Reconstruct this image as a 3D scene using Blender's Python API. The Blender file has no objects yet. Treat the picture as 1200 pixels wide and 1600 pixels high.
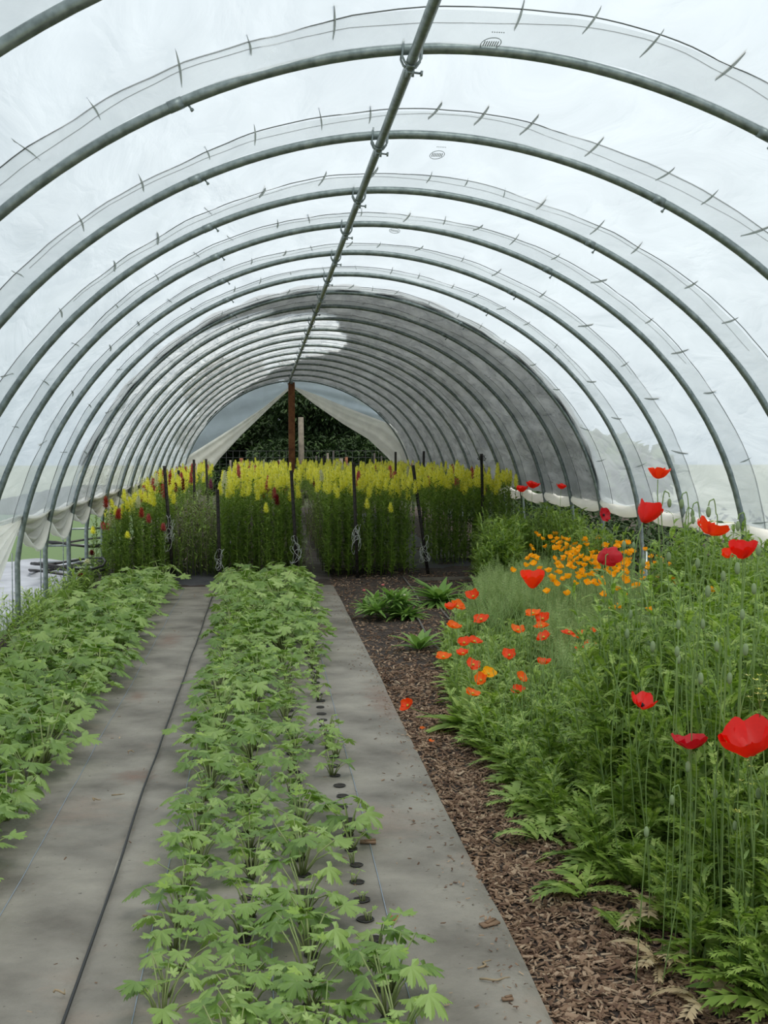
import bpy, math, random
import numpy as np
from mathutils import Vector, Matrix, noise
random.seed(7); RNG = np.random.default_rng(7)
SC = bpy.context.scene; COL = SC.collection
PI = math.pi
# ------------------------------------------------------------------ camera
F = 2000.0; VX, VY = 413.0, 698.0; HC = 1.38
fw = np.array([(VX-600)/F, (800-VY)/F, 1.0]); fw /= np.linalg.norm(fw)
uu = np.array([0, fw[2], -fw[1]]); uu /= np.linalg.norm(uu)
rr = np.cross(uu, fw)
def at(px, py, Y):
    v = np.array([(px-600)/F, (800-py)/F, 1.0]); d = np.array([v@rr, v@fw, v@uu])
    d *= Y/d[1]; return Vector((d[0], d[1], d[2]+HC))
def gnd(px, py, z=0.0):
    v = np.array([(px-600)/F, (800-py)/F, 1.0]); d = np.array([v@rr, v@fw, v@uu])
    d *= (z-HC)/d[2]; return Vector((d[0], d[1], d[2]+HC))
cd = bpy.data.cameras.new('camera'); cam = bpy.data.objects.new('camera', cd); COL.objects.link(cam)
cd.sensor_fit = 'VERTICAL'; cd.sensor_height = 36.0; cd.lens = 36.0*F/1600.0
cd.clip_start = .05; cd.clip_end = 400
cam.matrix_world = Matrix(((rr[0], rr[1], -rr[2], 0), (fw[0], fw[1], -fw[2], 0), (uu[0], uu[1], -uu[2], HC), (0, 0, 0, 1)))
SC.camera = cam
# ------------------------------------------------------------------ light
SC.view_settings.view_transform = 'Standard'; SC.view_settings.look = 'None'
SC.view_settings.gamma = 1; SC.view_settings.use_curve_mapping = False
SC.view_settings.exposure = 0.12
SC.cycles.max_bounces = 10; SC.cycles.transparent_max_bounces = 24; SC.cycles.diffuse_bounces = 5
SC.cycles.transmission_bounces = 6; SC.cycles.caustics_reflective = False; SC.cycles.caustics_refractive = False
SC.cycles.use_denoising = True
W = bpy.data.worlds.new('sky'); SC.world = W; W.use_nodes = True
nt = W.node_tree; nt.nodes.clear()
o_ = nt.nodes.new('ShaderNodeOutputWorld'); bg = nt.nodes.new('ShaderNodeBackground')
tc = nt.nodes.new('ShaderNodeTexCoord'); sp = nt.nodes.new('ShaderNodeSeparateXYZ'); rp = nt.nodes.new('ShaderNodeValToRGB')
nt.links.new(tc.outputs['Generated'], sp.inputs[0]); nt.links.new(sp.outputs['Z'], rp.inputs[0])
rp.color_ramp.elements[0].position = 0.0; rp.color_ramp.elements[0].color = (.56, .63, .68, 1)
rp.color_ramp.elements[1].position = .85; rp.color_ramp.elements[1].color = (1.0, 1.0, 1.0, 1)
mid_ = rp.color_ramp.elements.new(.38); mid_.color = (.66, .73, .79, 1)
nt.links.new(rp.outputs[0], bg.inputs[0]); bg.inputs[1].default_value = 1.22; nt.links.new(bg.outputs[0], o_.inputs[0])
sd = bpy.data.lights.new('sun', 'SUN'); sd.energy = 2.6; sd.angle = math.radians(20); sd.color = (1, .93, .82)
sun = bpy.data.objects.new('sun', sd); COL.objects.link(sun); sun.rotation_euler = (math.radians(32), math.radians(14), 0)

# ------------------------------------------------------------------ materials
def mat(name, base=(.5, .5, .5), rough=.7, metal=0.0, spec=None):
    m = bpy.data.materials.new(name); m.use_nodes = True; b = m.node_tree.nodes['Principled BSDF']
    b.inputs['Base Color'].default_value = (*base, 1); b.inputs['Roughness'].default_value = rough; b.inputs['Metallic'].default_value = metal
    if spec is not None: b.inputs['Specular IOR Level'].default_value = spec
    return m
def N(m, t): return m.node_tree.nodes.new('ShaderNode'+t)
def L(m, a, b): m.node_tree.links.new(a, b)
def ramp(m, fac, cols, pos=None):
    r = N(m, 'ValToRGB'); e = r.color_ramp.elements
    pos = pos or [i/(len(cols)-1) for i in range(len(cols))]
    while len(e) < len(cols): e.new(.5)
    for i, c in enumerate(cols): e[i].position = pos[i]; e[i].color = (*c, 1)
    L(m, fac, r.inputs[0]); return r
def noisy(name, cols, scale=8, rough=.8, bump=.3, bscale=None, metal=0, detail=6, pos=None, coord='Object', bdist=.02, spec=None):
    m = mat(name, cols[0], rough, metal, spec); b = m.node_tree.nodes['Principled BSDF']
    t = N(m, 'TexCoord'); n = N(m, 'TexNoise'); n.inputs['Scale'].default_value = scale; n.inputs['Detail'].default_value = detail
    L(m, t.outputs[coord], n.inputs['Vector'])
    r = ramp(m, n.outputs['Fac'], cols, pos or list(np.linspace(.3, .7, len(cols)))); L(m, r.outputs[0], b.inputs['Base Color'])
    if bump:
        n2 = N(m, 'TexNoise'); n2.inputs['Scale'].default_value = bscale or scale*3; n2.inputs['Detail'].default_value = 8
        L(m, t.outputs[coord], n2.inputs['Vector'])
        bp = N(m, 'Bump'); bp.inputs['Strength'].default_value = bump; bp.inputs['Distance'].default_value = bdist
        L(m, n2.outputs['Fac'], bp.inputs['Height']); L(m, bp.outputs[0], b.inputs['Normal'])
    return m
def leafmat(name, cols, rough=.5, trans=.3, tcol=None, objrand=False, spec=.4):
    """foliage: colour differs leaf by leaf; part of the light passes through"""
    m = mat(name, cols[0], rough, 0, spec); nt = m.node_tree; b = nt.nodes['Principled BSDF']; out = nt.nodes['Material Output']
    g = N(m, 'NewGeometry'); n = N(m, 'TexNoise'); n.inputs['Scale'].default_value = 14; t = N(m, 'TexCoord'); L(m, t.outputs['Object'], n.inputs['Vector'])
    a = N(m, 'Math'); a.operation = 'MULTIPLY_ADD'; L(m, n.outputs['Fac'], a.inputs[0]); a.inputs[1].default_value = .5
    s = N(m, 'Math'); s.operation = 'MULTIPLY_ADD'; L(m, g.outputs['Random Per Island'], s.inputs[0]); s.inputs[1].default_value = .75; s.inputs[2].default_value = -.12
    L(m, s.outputs[0], a.inputs[2])
    r = ramp(m, a.outputs[0], cols); L(m, r.outputs[0], b.inputs['Base Color'])
    tr = N(m, 'BsdfTranslucent'); hs = N(m, 'HueSaturation'); hs.inputs['Saturation'].default_value = 1.1; hs.inputs['Value'].default_value = 1.5
    L(m, r.outputs[0], hs.inputs['Color']); L(m, hs.outputs[0], tr.inputs[0])
    mx = N(m, 'MixShader'); mx.inputs[0].default_value = trans
    L(m, b.outputs[0], mx.inputs[1]); L(m, tr.outputs[0], mx.inputs[2]); L(m, mx.outputs[0], out.inputs[0])
    return m
def film(name, col, clear, diff, wr=.5, scale=3.0, gloss=.12, dist=.04, stretch=(1, .35, 1), cre=0.0, mot=.9):
    """polythene: diffusing and partly clear"""
    m = bpy.data.materials.new(name); m.use_nodes = True; nt = m.node_tree; nt.nodes.clear()
    out = N(m, 'OutputMaterial'); tr = N(m, 'BsdfTranslucent'); df = N(m, 'BsdfDiffuse'); tp = N(m, 'BsdfTransparent'); gl = N(m, 'BsdfGlossy')
    t = N(m, 'TexCoord'); mp = N(m, 'Mapping'); mp.inputs['Scale'].default_value = stretch; L(m, t.outputs['Object'], mp.inputs[0])
    n = N(m, 'TexNoise'); n.inputs['Scale'].default_value = scale; n.inputs['Detail'].default_value = 5; n.inputs['Distortion'].default_value = .9; L(m, mp.outputs[0], n.inputs['Vector'])
    bp = N(m, 'Bump'); bp.inputs['Strength'].default_value = wr; bp.inputs['Distance'].default_value = dist; hh = n.outputs['Fac']
    if cre:
        vo = N(m, 'TexVoronoi'); vo.feature = 'DISTANCE_TO_EDGE'; vo.inputs['Scale'].default_value = 5; mv = N(m, 'MixRGB'); mv.inputs[0].default_value = .25
        L(m, mp.outputs[0], mv.inputs[1]); L(m, n.outputs['Color'], mv.inputs[2]); L(m, mv.outputs[0], vo.inputs['Vector'])
        r0 = ramp(m, vo.outputs['Distance'], [(1, 1, 1), (0, 0, 0)], [0, .12]); ma = N(m, 'Math'); ma.operation = 'MULTIPLY_ADD'; L(m, r0.outputs[0], ma.inputs[0]); ma.inputs[1].default_value = cre; L(m, n.outputs['Fac'], ma.inputs[2]); hh = ma.outputs[0]
    L(m, hh, bp.inputs['Height'])
    for s in (tr, df, gl): L(m, bp.outputs[0], s.inputs['Normal'])
    r = ramp(m, n.outputs['Fac'], [tuple(c*mot for c in col), col], [.35, .65])  # mottling: uneven film tone, plus wrinkle highlights put into the colour
    L(m, r.outputs[0], tr.inputs[0]); L(m, r.outputs[0], df.inputs[0]); tp.inputs[0].default_value = (*[min(1, c*1.05) for c in col], 1)
    gl.inputs['Roughness'].default_value = .25
    a = N(m, 'MixShader'); a.inputs[0].default_value = diff; L(m, tr.outputs[0], a.inputs[1]); L(m, df.outputs[0], a.inputs[2])
    b = N(m, 'MixShader'); b.inputs[0].default_value = clear; L(m, a.outputs[0], b.inputs[1]); L(m, tp.outputs[0], b.inputs[2])
    lw = N(m, 'LayerWeight'); lw.inputs[0].default_value = .25; mu = N(m, 'Math'); mu.operation = 'MULTIPLY'; mu.inputs[1].default_value = gloss; L(m, lw.outputs['Facing'], mu.inputs[0])
    c = N(m, 'MixShader'); L(m, mu.outputs[0], c.inputs[0]); L(m, b.outputs[0], c.inputs[1]); L(m, gl.outputs[0], c.inputs[2])
    L(m, c.outputs[0], out.inputs[0]); return m

M = {}
M['film'] = film('clear_polythene', (.71, .765, .80), .42, .12, wr=.8, cre=.07, mot=.87)
M['film_rear'] = film('rear_polythene', (.76, .79, .79), .38, .12, wr=1.0, scale=7, dist=.12, cre=.6, mot=.72)
M['band'] = film('polythene_overlap', (.80, .82, .82), .70, .15, wr=.8, scale=7)
M['white_film'] = film('white_polythene', (.97, .96, .91), .04, .5, wr=.6, scale=5)
M['end_film'] = film('end_polythene', (.62, .72, .77), .35, .1, wr=.4)
M['shade'] = film('tree_shade_tone', (.34, .35, .355), .24, .25, wr=1.0, scale=6, gloss=.5, dist=.1, cre=.5, mot=.62)  # dark tone stands in for tree shade on the far film
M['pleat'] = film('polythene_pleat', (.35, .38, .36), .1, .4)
M['steel'] = noisy('galvanised_steel', [(.16, .19, .19), (.24, .28, .28), (.32, .36, .36)], 30, .42, .05, metal=.75)
M['cord'] = mat('grey_cord', (.12, .13, .13), .8)
M['soil'] = noisy('dark_soil', [(.022, .015, .012), (.05, .035, .027), (.085, .06, .045)], 14, .95, .9, 60, bdist=.03)
M['grass'] = leafmat('lawn_grass', [(.07, .14, .025), (.14, .24, .05)])
M['chip'] = leafmat('wood_chips', [(.06, .035, .026), (.15, .09, .06), (.22, .14, .09), (.32, .22, .15), (.46, .36, .25)], .9, 0, spec=.15)
M['litter'] = leafmat('dry_litter', [(.10, .07, .05), (.32, .24, .15), (.5, .42, .3)], .9, 0, spec=.15)
M['hole'] = noisy('hole_soil', [(.012, .009, .007), (.04, .03, .022)], 60, .95, .6, 90)
M['burnt'] = mat('melted_fabric_rim', (.03, .03, .028), .6)
M['black'] = mat('black_poly_tube', (.012, .012, .013), .5)
M['greytube'] = noisy('dusty_drip_tube', [(.10, .09, .08), (.18, .16, .14)], 30, .8, .1)
M['bluethread'] = mat('blue_grey_thread', (.30, .36, .44), .8)
M['stake'] = noisy('dark_painted_steel', [(.012, .012, .011), (.035, .025, .018)], 25, .65, .1)
M['rustwood'] = noisy('rust_brown_timber', [(.09, .032, .014), (.2, .075, .03), (.27, .12, .05)], 10, .85, .3)
M['greywood'] = noisy('weathered_timber', [(.10, .09, .07), (.2, .175, .14)], 12, .9, .3)
M['twine'] = mat('pale_twine', (.62, .64, .58), .9)
M['wire'] = mat('fence_wire', (.04, .045, .045), .6, .5)
M['seed'] = leafmat('seedling_leaf', [(.09, .17, .03), (.19, .31, .06), (.31, .44, .12), (.48, .60, .22)], .42, .3, spec=.6)
M['seedyoung'] = leafmat('young_leaf', [(.28, .42, .08), (.38, .52, .12)], .5, .35)
M['stem'] = leafmat('seedling_stalk', [(.22, .30, .10), (.34, .38, .16)], .6, .15)
M['snap'] = leafmat('snapdragon_leaf', [(.12, .20, .03), (.22, .34, .06), (.36, .48, .10)], .5, .3)
M['poppyleaf'] = leafmat('poppy_leaf', [(.09, .16, .025), (.18, .29, .045), (.29, .41, .085), (.44, .54, .16)], .5, .35)
M['paleleaf'] = leafmat('pale_poppy_leaf', [(.20, .32, .07), (.32, .45, .11), (.45, .55, .19)], .6, .3)
M['feather'] = leafmat('feathery_leaf', [(.22, .31, .11), (.32, .42, .16), (.42, .5, .24)], .6, .25)
M['broad'] = leafmat('broad_leaf', [(.11, .22, .05), (.2, .34, .08), (.3, .44, .12)], .5, .3)
M['dryleaf'] = leafmat('dry_leaf', [(.25, .2, .08), (.45, .34, .2), (.5, .42, .25)], .8, .2)
M['drystem'] = leafmat('dry_stem', [(.10, .09, .06), (.22, .19, .13), (.16, .19, .12)], .85, .1)
M['hairstem'] = leafmat('hairy_stem', [(.16, .26, .07), (.25, .36, .12)], .7, .2)
M['bud'] = leafmat('poppy_bud', [(.18, .26, .12), (.27, .34, .18)], .8, .1)
M['red'] = leafmat('red_petal', [(.62, .012, .008), (.80, .02, .012)], .5, .35)
M['scarlet'] = leafmat('scarlet_petal', [(.78, .03, .008), (.88, .06, .012)], .5, .35)
M['crimson'] = leafmat('crimson_petal', [(.42, .006, .014), (.6, .01, .02)], .5, .3)
M['orange'] = leafmat('orange_petal', [(.85, .11, .01), (.9, .2, .015)], .5, .35)
M['redorange'] = leafmat('red_orange_petal', [(.8, .05, .01), (.88, .1, .012)], .5, .35)
M['gold'] = leafmat('golden_petal', [(.92, .38, .006), (.97, .52, .015)], .5, .35)
M['yellow'] = leafmat('yellow_petal', [(.62, .62, .12), (.86, .84, .20), (.95, .93, .50)], .6, .5)
M['white'] = leafmat('cream_petal', [(.7, .7, .5), (.8, .8, .65)], .6, .3)
M['coral'] = leafmat('coral_petal', [(.42, .06, .05), (.6, .13, .09)], .6, .3)
M['pink'] = leafmat('pink_petal', [(.55, .10, .13), (.66, .25, .22)], .6, .3)
M['darkred'] = leafmat('dark_red_petal', [(.16, .008, .012), (.3, .02, .03)], .6, .2)
M['mauve'] = leafmat('mauve_petal', [(.33, .08, .18), (.45, .16, .27)], .6, .2)
M['centre'] = mat('dark_flower_centre', (.02, .015, .02), .9)
M['ycentre'] = mat('yellow_green_centre', (.5, .5, .06), .9)
M['conifer'] = leafmat('conifer_foliage', [(.008, .02, .006), (.02, .045, .012), (.045, .085, .02)], .7, .15)
M['tree'] = leafmat('broadleaf_foliage', [(.04, .09, .015), (.09, .16, .03), (.16, .22, .05)], .7, .3)
M['bark'] = noisy('bark', [(.03, .02, .015), (.08, .06, .045)], 10, .95, .5)
M['white_sheet'] = noisy('pale_ground_sheet', [(.20, .22, .25), (.32, .35, .40)], 3, .6, .9, 5)
M['stamp'] = mat('grey_ink', (.3, .33, .34), .9)

STAINS = [(*gnd(*q)[:2], a, b) for q, a, b in [((212, 1215), .12, .16), ((265, 1000), .12, .5), ((500, 985), .16, .5), ((215, 1090), .07, .25), ((600, 1100), .12, .6)]]
def fabric_mat(name):
    m = noisy(name, [(.12, .106, .085), (.215, .195, .162), (.29, .265, .22)], 3.2, .7, 0, pos=[.32, .5, .68], detail=12)
    nt = m.node_tree; b = nt.nodes['Principled BSDF']; t = N(m, 'TexCoord')
    base = b.inputs['Base Color'].links[0].from_socket
    # brown mud dust in patches
    n = N(m, 'TexNoise'); n.inputs['Scale'].default_value = 1.3; n.inputs['Detail'].default_value = 8; n.inputs['Roughness'].default_value = .65; L(m, t.outputs['Object'], n.inputs['Vector'])
    r = ramp(m, n.outputs['Fac'], [(0, 0, 0), (1, 1, 1)], [.56, .72]); mx = N(m, 'MixRGB'); L(m, r.outputs[0], mx.inputs[0]); L(m, base, mx.inputs[1]); mx.inputs[2].default_value = (.27, .21, .165, 1)
    last = mx.outputs[0]
    geo = N(m, 'NewGeometry')
    for (cx, cy, rx, ry) in STAINS:
        d = N(m, 'Mapping'); d.inputs['Location'].default_value = (-cx/rx, -cy/ry, 0); d.inputs['Scale'].default_value = (1/rx, 1/ry, 0); L(m, geo.outputs['Position'], d.inputs[0])
        ln = N(m, 'VectorMath'); ln.operation = 'LENGTH'; L(m, d.outputs[0], ln.inputs[0])
        n3 = N(m, 'TexNoise'); n3.inputs['Scale'].default_value = 16; n3.inputs['Detail'].default_value = 7; n3.inputs['Roughness'].default_value = .7; L(m, t.outputs['Object'], n3.inputs['Vector'])
        ad = N(m, 'Math'); ad.operation = 'MULTIPLY_ADD'; L(m, n3.outputs['Fac'], ad.inputs[0]); ad.inputs[1].default_value = 2.2; L(m, ln.outputs['Value'], ad.inputs[2])
        rs_ = ramp(m, ad.outputs[0], [(.85, .85, .85), (0, 0, 0)], [.55, 1.0]); ad2 = N(m, 'Math'); ad2.operation = 'MULTIPLY'; ad2.inputs[1].default_value = .5; L(m, ad.outputs[0], ad2.inputs[0]); L(m, ad2.outputs[0], rs_.inputs[0])
        mm = N(m, 'MixRGB'); L(m, rs_.outputs[0], mm.inputs[0]); L(m, last, mm.inputs[1]); mm.inputs[2].default_value = (.20, .13, .095, 1); last = mm.outputs[0]
    # crumbs
    v = N(m, 'TexNoise'); v.inputs['Scale'].default_value = 55; v.inputs['Detail'].default_value = 3; L(m, t.outputs['Object'], v.inputs['Vector'])
    r2 = ramp(m, v.outputs['Fac'], [(0, 0, 0), (.8, .8, .8)], [.70, .74]); m2 = N(m, 'MixRGB'); L(m, r2.outputs[0], m2.inputs[0]); L(m, last, m2.inputs[1]); m2.inputs[2].default_value = (.05, .035, .025, 1)
    L(m, m2.outputs[0], b.inputs['Base Color'])
    w = N(m, 'TexNoise'); w.inputs['Scale'].default_value = 9; w.inputs['Detail'].default_value = 7; L(m, t.outputs['Object'], w.inputs['Vector'])
    bp = N(m, 'Bump'); bp.inputs['Strength'].default_value = .8; bp.inputs['Distance'].default_value = .03; L(m, w.outputs['Fac'], bp.inputs['Height'])
    L(m, bp.outputs[0], b.inputs['Normal']); return m
M['fabric'] = fabric_mat('woven_ground_cover')

# ------------------------------------------------------------------ mesh helpers
class MB:
    def __init__(s): s.V = []; s.Fc = []; s.mi = []; s.n = 0
    def add(s, V, Fl, mi=0):
        V = np.asarray(V, float).reshape(-1, 3); s.V.append(V); off = s.n
        s.Fc.extend([tuple(i+off for i in f) for f in Fl])
        if isinstance(mi, int): s.mi.extend([mi]*len(Fl))
        else: s.mi.extend(mi)
        s.n += len(V); return s
    def put(s, P, T=None, mi=None):
        V = P[0]
        if T is not None:
            A = np.array(T); V = V@A[:3, :3].T+A[:3, 3]
        return s.add(V, P[1], P[2] if mi is None else mi)
    def proto(s): return (np.vstack(s.V), s.Fc, s.mi)
    def tube(s, pts, r, seg=6, mi=0, caps=True):
        pts = [Vector(p) for p in pts]; n = len(pts); rs = r if hasattr(r, '__len__') else [r]*n
        V = []; up = Vector((0, 0, 1)); t0 = (pts[1]-pts[0]).normalized()
        a = t0.cross(up) if abs(t0.z) < .95 else t0.cross(Vector((1, 0, 0))); a.normalize()
        for i, p in enumerate(pts):
            t = (pts[min(i+1, n-1)]-pts[max(i-1, 0)]).normalized(); a = (a-t*a.dot(t)).normalized(); b = t.cross(a)
            for k in range(seg):
                th = 2*PI*k/seg; V.append(p+(a*math.cos(th)+b*math.sin(th))*rs[i])
        Fl = [(i*seg+k, i*seg+(k+1) % seg, (i+1)*seg+(k+1) % seg, (i+1)*seg+k) for i in range(n-1) for k in range(seg)]
        if caps: Fl += [tuple(range(seg))[::-1], tuple((n-1)*seg+k for k in range(seg))]
        return s.add([tuple(v) for v in V], Fl, mi)
    def box(s, c, d, R=None, mi=0):
        V = np.array([(x, y, z) for x in (-.5, .5) for y in (-.5, .5) for z in (-.5, .5)])*np.array(d)
        if R is not None: V = V@np.array(R).T
        return s.add(V+np.array(c), [(0, 1, 3, 2), (4, 6, 7, 5), (0, 4, 5, 1), (2, 3, 7, 6), (0, 2, 6, 4), (1, 5, 7, 3)], mi)
    def ball(s, c, r, seg=8, rings=5, mi=0, sc=(1, 1, 1)):
        V = [(0, 0, 1)]
        for i in range(1, rings):
            for k in range(seg):
                a = PI*i/rings; b = 2*PI*k/seg; V.append((math.sin(a)*math.cos(b), math.sin(a)*math.sin(b), math.cos(a)))
        V.append((0, 0, -1)); n = len(V)
        Fl = [(0, 1+k, 1+(k+1) % seg) for k in range(seg)]
        Fl += [(1+i*seg+k, 1+(i+1)*seg+k, 1+(i+1)*seg+(k+1) % seg, 1+i*seg+(k+1) % seg) for i in range(rings-2) for k in range(seg)]
        Fl += [(n-1, 1+(rings-2)*seg+(k+1) % seg, 1+(rings-2)*seg+k) for k in range(seg)]
        return s.add(np.array(V)*np.array(sc)*r+np.array(c), Fl, mi)
    def grid(s, fn, nu, nv, mi=0):
        V = [fn(i/nu, j/nv) for i in range(nu+1) for j in range(nv+1)]
        return s.add([tuple(v) for v in V], [(i*(nv+1)+j, (i+1)*(nv+1)+j, (i+1)*(nv+1)+j+1, i*(nv+1)+j+1) for i in range(nu) for j in range(nv)], mi)
    def mesh(s, name, mats, smooth=True):
        me = bpy.data.meshes.new(name); V = np.vstack(s.V)
        me.from_pydata(V.tolist(), [], s.Fc)
        for m in (mats if isinstance(mats, (list, tuple)) else [mats]): me.materials.append(m)
        if len(me.materials) > 1: me.polygons.foreach_set('material_index', s.mi)
        if smooth: me.polygons.foreach_set('use_smooth', [True]*len(me.polygons))
        me.update(); return me
    def build(s, name, mats, parent=None, smooth=True, **kw):
        return link(name, s.mesh(name, mats, smooth), parent, **kw)
def link(name, data, parent=None, loc=None, T=None, **kw):
    o = bpy.data.objects.new(name, data); COL.objects.link(o)
    if parent: o.parent = parent
    if T is not None: o.matrix_world = T
    elif loc is not None: o.location = loc
    for k, v in kw.items(): o[k] = v
    return o
def root(name, loc=(0, 0, 0), label=None, category=None, group=None, rz=0):
    o = bpy.data.objects.new(name, None); COL.objects.link(o); o.location = loc; o.rotation_euler.z = rz; o.empty_display_size = .05
    if label: o['label'] = label
    if category: o['category'] = category
    if group: o['group'] = group
    return o
def copy_tree(o, parent=None):
    c = o.copy(); COL.objects.link(c); c.parent = parent
    for ch in o.children: copy_tree(ch, c)
    return c
def TR(loc=(0, 0, 0), rz=0, rx=0, ry=0, s=1.0, sz=None):
    return Matrix.Translation(loc)@Matrix.Rotation(rz, 4, 'Z')@Matrix.Rotation(ry, 4, 'Y')@Matrix.Rotation(rx, 4, 'X')@Matrix.Diagonal((s, s, sz or s, 1))
U = random.uniform

# ------------------------------------------------------------------ tunnel shape
PA = [2.2922, -.8322, -.0023, .0521, -.0148, .0051]; PB = [0, -.0157, .0348, -.0331, .009]
def prof(t, off=0.0):
    """t in degrees from straight up, negative to the left; returns x and height"""
    def P(t):
        th = math.radians(t); R = sum(a*math.cos(i*th) for i, a in enumerate(PA))+sum(b*math.sin(i*th) for i, b in enumerate(PB))
        return R*math.sin(th)+.7, R*math.cos(th)-.1+HC
    x, z = P(t); x2, z2 = P(t+1.0); x1, z1 = P(t-1.0); dx, dz = x2-x1, z2-z1; l = math.hypot(dx, dz)
    return x-dz/l*off, z+dx/l*off
# angle table by arc, including straight legs
def find(z, side):
    lo, hi = 60, 135
    best = min((abs(prof(side*t/4)[1]-z), side*t/4) for t in range(4*lo, 4*hi)); return best[1]
TL = find(.55, -1); TRr = find(.55, 1)
def hoop_pts(Y):
    P = []
    xl = prof(TL)[0]; xr_ = prof(TRr)[0]
    P += [(-1.752, Y, -.05), (-1.757, Y, .28)]
    n = 72
    for i in range(n+1):
        t = TL+(TRr-TL)*i/n; x, z = prof(t); P.append((x, Y, z))
    P += [(xr_+.02, Y, .3), (xr_+.03, Y, -.05)]
    return P
HY = [3.30, 4.54, 5.79, 7.04, 8.11, 9.30, 10.47, 11.70, 12.85, 14.1, 15.4, 16.6, 17.8, 19.1, 20.4, 21.8, 23.4, 25.2, 27.3]
TPUR = min((abs(prof(t/4)[0]-.517), t/4) for t in range(-80, 80))[1]   # angle where the ridge pipe runs
px_, pz_ = prof(TPUR, -.045)

# ------------------------------------------------------------------ ground
def hnoise(x, y, s, a): return a*noise.noise(Vector((x*s, y*s, 3.1)))
def soilz(x, y):
    b = .04*max(0, min(1, (x-.8)/.5)) if x < 3 else .0
    return -.012+hnoise(x, y, 2.3, .02)*(1 if x > .7 else .3)+hnoise(x, y, 9, .008)+b*.5
g = MB()
g.grid(lambda u, v: (-60+120*u, -20+120*v, -.06), 30, 30)
g.build('ground', noisy('rough_dark_ground', [(.27, .29, .19), (.36, .38, .27)], 3, .95, .5), kind='structure')
g = MB(); g.grid(lambda u, v: (-2.0+5.6*u, 1.0+28*v, soilz(-2.0+5.6*u, 1.0+28*v)), 112, 420)
g.build('ground_soil', M['soil'], kind='structure')
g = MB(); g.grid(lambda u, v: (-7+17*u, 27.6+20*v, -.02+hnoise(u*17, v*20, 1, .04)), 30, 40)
g.build('ground_beyond', noisy('dark_rough_grass', [(.02, .025, .012), (.05, .06, .025)], 3, .95, .5), kind='structure')  # soil and rough grass past the open end, dark by their own colour
def fz(x, y): return .004+hnoise(x, y, 1.4, .012)+hnoise(x+9, y, 5.0, .004)
def fabric(x0, x1, y0, y1, label, lift=0, wob=.01):
    r = root('landscape_fabric', ((x0+x1)/2, (y0+y1)/2, 0), label, 'ground cover', None)
    ox, oy = (x0+x1)/2, (y0+y1)/2
    m = MB(); nx = int((x1-x0)/.03); ny = int((y1-y0)/.06)
    def P(u, v):
        y = y0+(y1-y0)*v; x = x0+(x1-x0)*u+ (hnoise(u*2, y, .8, wob) if u in (0, 1) else 0)
        e = -.012 if u in (0, 1) else 0
        return (x-ox, y-oy, fz(x, y)+lift+e)
    m.grid(P, nx, ny); m.build('sheet', M['fabric'], r); return r, ox, oy, lift
fabL = fabric(-1.60, -.47, 3.0, 12.6, 'grey woven weed fabric strip carrying the left seedling bed, soil stained', 0)
fabC = fabric(-.49, .68, 2.4, 12.6, 'grey woven weed fabric strip under the central seedling bed', .012)
def thread(fab, x):
    r, ox, oy, lift = fab; m = MB()
    m.tube([(x-ox+hnoise(x, y*.1, 1, .008), y*.1-oy, fz(x, y*.1)+lift+.003) for y in range(25 if x > -.5 else 31, 126)], .0014, 4)
    m.build('marker_thread', M['bluethread'], r, label='pale blue woven marker thread')
for x in (-.318, .018, .355): thread(fabC, x)
for x in (-.775, -1.11, -1.44): thread(fabL, x)
m = MB(); m.tube([(-.478+hnoise(0, y*.1, .7, .012), y*.1, fz(-.48, y*.1)+.02) for y in range(24, 126)], .0045, 6)
m.build('drip_line', M['black'], label='thin black drip line running along the seam between the two weed fabric strips', category='drip line')
# planting holes
HOLES = []
def hole(fab, x, y, part=True):
    r, ox, oy, lift = fab; m = MB(); n = 12; rad = U(.019, .026)
    z = fz(x, y)+lift+.003
    V = [(x-ox, y-oy, z+.001)]+[(x-ox+rad*U(.88, 1.1)*math.cos(2*PI*k/n), y-oy+rad*U(.88, 1.1)*math.sin(2*PI*k/n), z+.001) for k in range(n)]
    m.add(V, [(0, 1+k, 1+(k+1) % n) for k in range(n)], 0)
    m.tube([Vector(V[1+k % n]) for k in range(n+1)], .002, 4, 1, caps=False)
    m.build('planting_hole', [M['hole'], M['burnt']], r)
CX = [-.235, -.06, .115, .29]; LX = [-.98, -1.15, -1.32, -1.49]
rows_c = np.arange(2.66, 12.5, .16); rows_l = np.arange(3.7, 12.4, .155)
nh = 0
for y in rows_c:
    for ci in (3, 2, 1):
        if y < (9 if ci == 3 else 6.6) and nh < 90: hole(fabC, CX[ci]+U(-.008, .008), y+(.04*ci) % .12, True); nh += 1

# mulch and litter
def chips(n, region, mk, name, label, cat, size=(.006, .028), z=soilz):
    m = MB(); k = 0
    while k < n:
        p = region()
        if p is None: continue
        x, y = p; l = U(*size); w = l*U(.15, .45); h = l*U(.04, .15)
        R = (Matrix.Rotation(U(0, 6.3), 3, 'Z')@Matrix.Rotation(U(-.5, .5), 3, 'Y')@Matrix.Rotation(U(-.6, .6), 3, 'X'))
        m.box((x, y, z(x, y)+U(.001, .012)), (l, w, h), R); k += 1
    o = m.build(name, mk, smooth=False, label=label, category=cat, kind='stuff'); return o
EDGE = [(1.14, 2.0), (1.14, 3.1), (1.06, 3.8), (.97, 4.8), (.96, 6.4), (1.18, 8.2), (1.45, 9.5), (2.0, 11.5), (2.3, 13.5), (2.5, 15)]
def xedge(y):
    for (a, b), (c, d) in zip(EDGE, EDGE[1:]):
        if b <= y <= d: return a+(c-a)*(y-b)/(d-b)
    return 1.0 if y < 2 else 2.5
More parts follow.
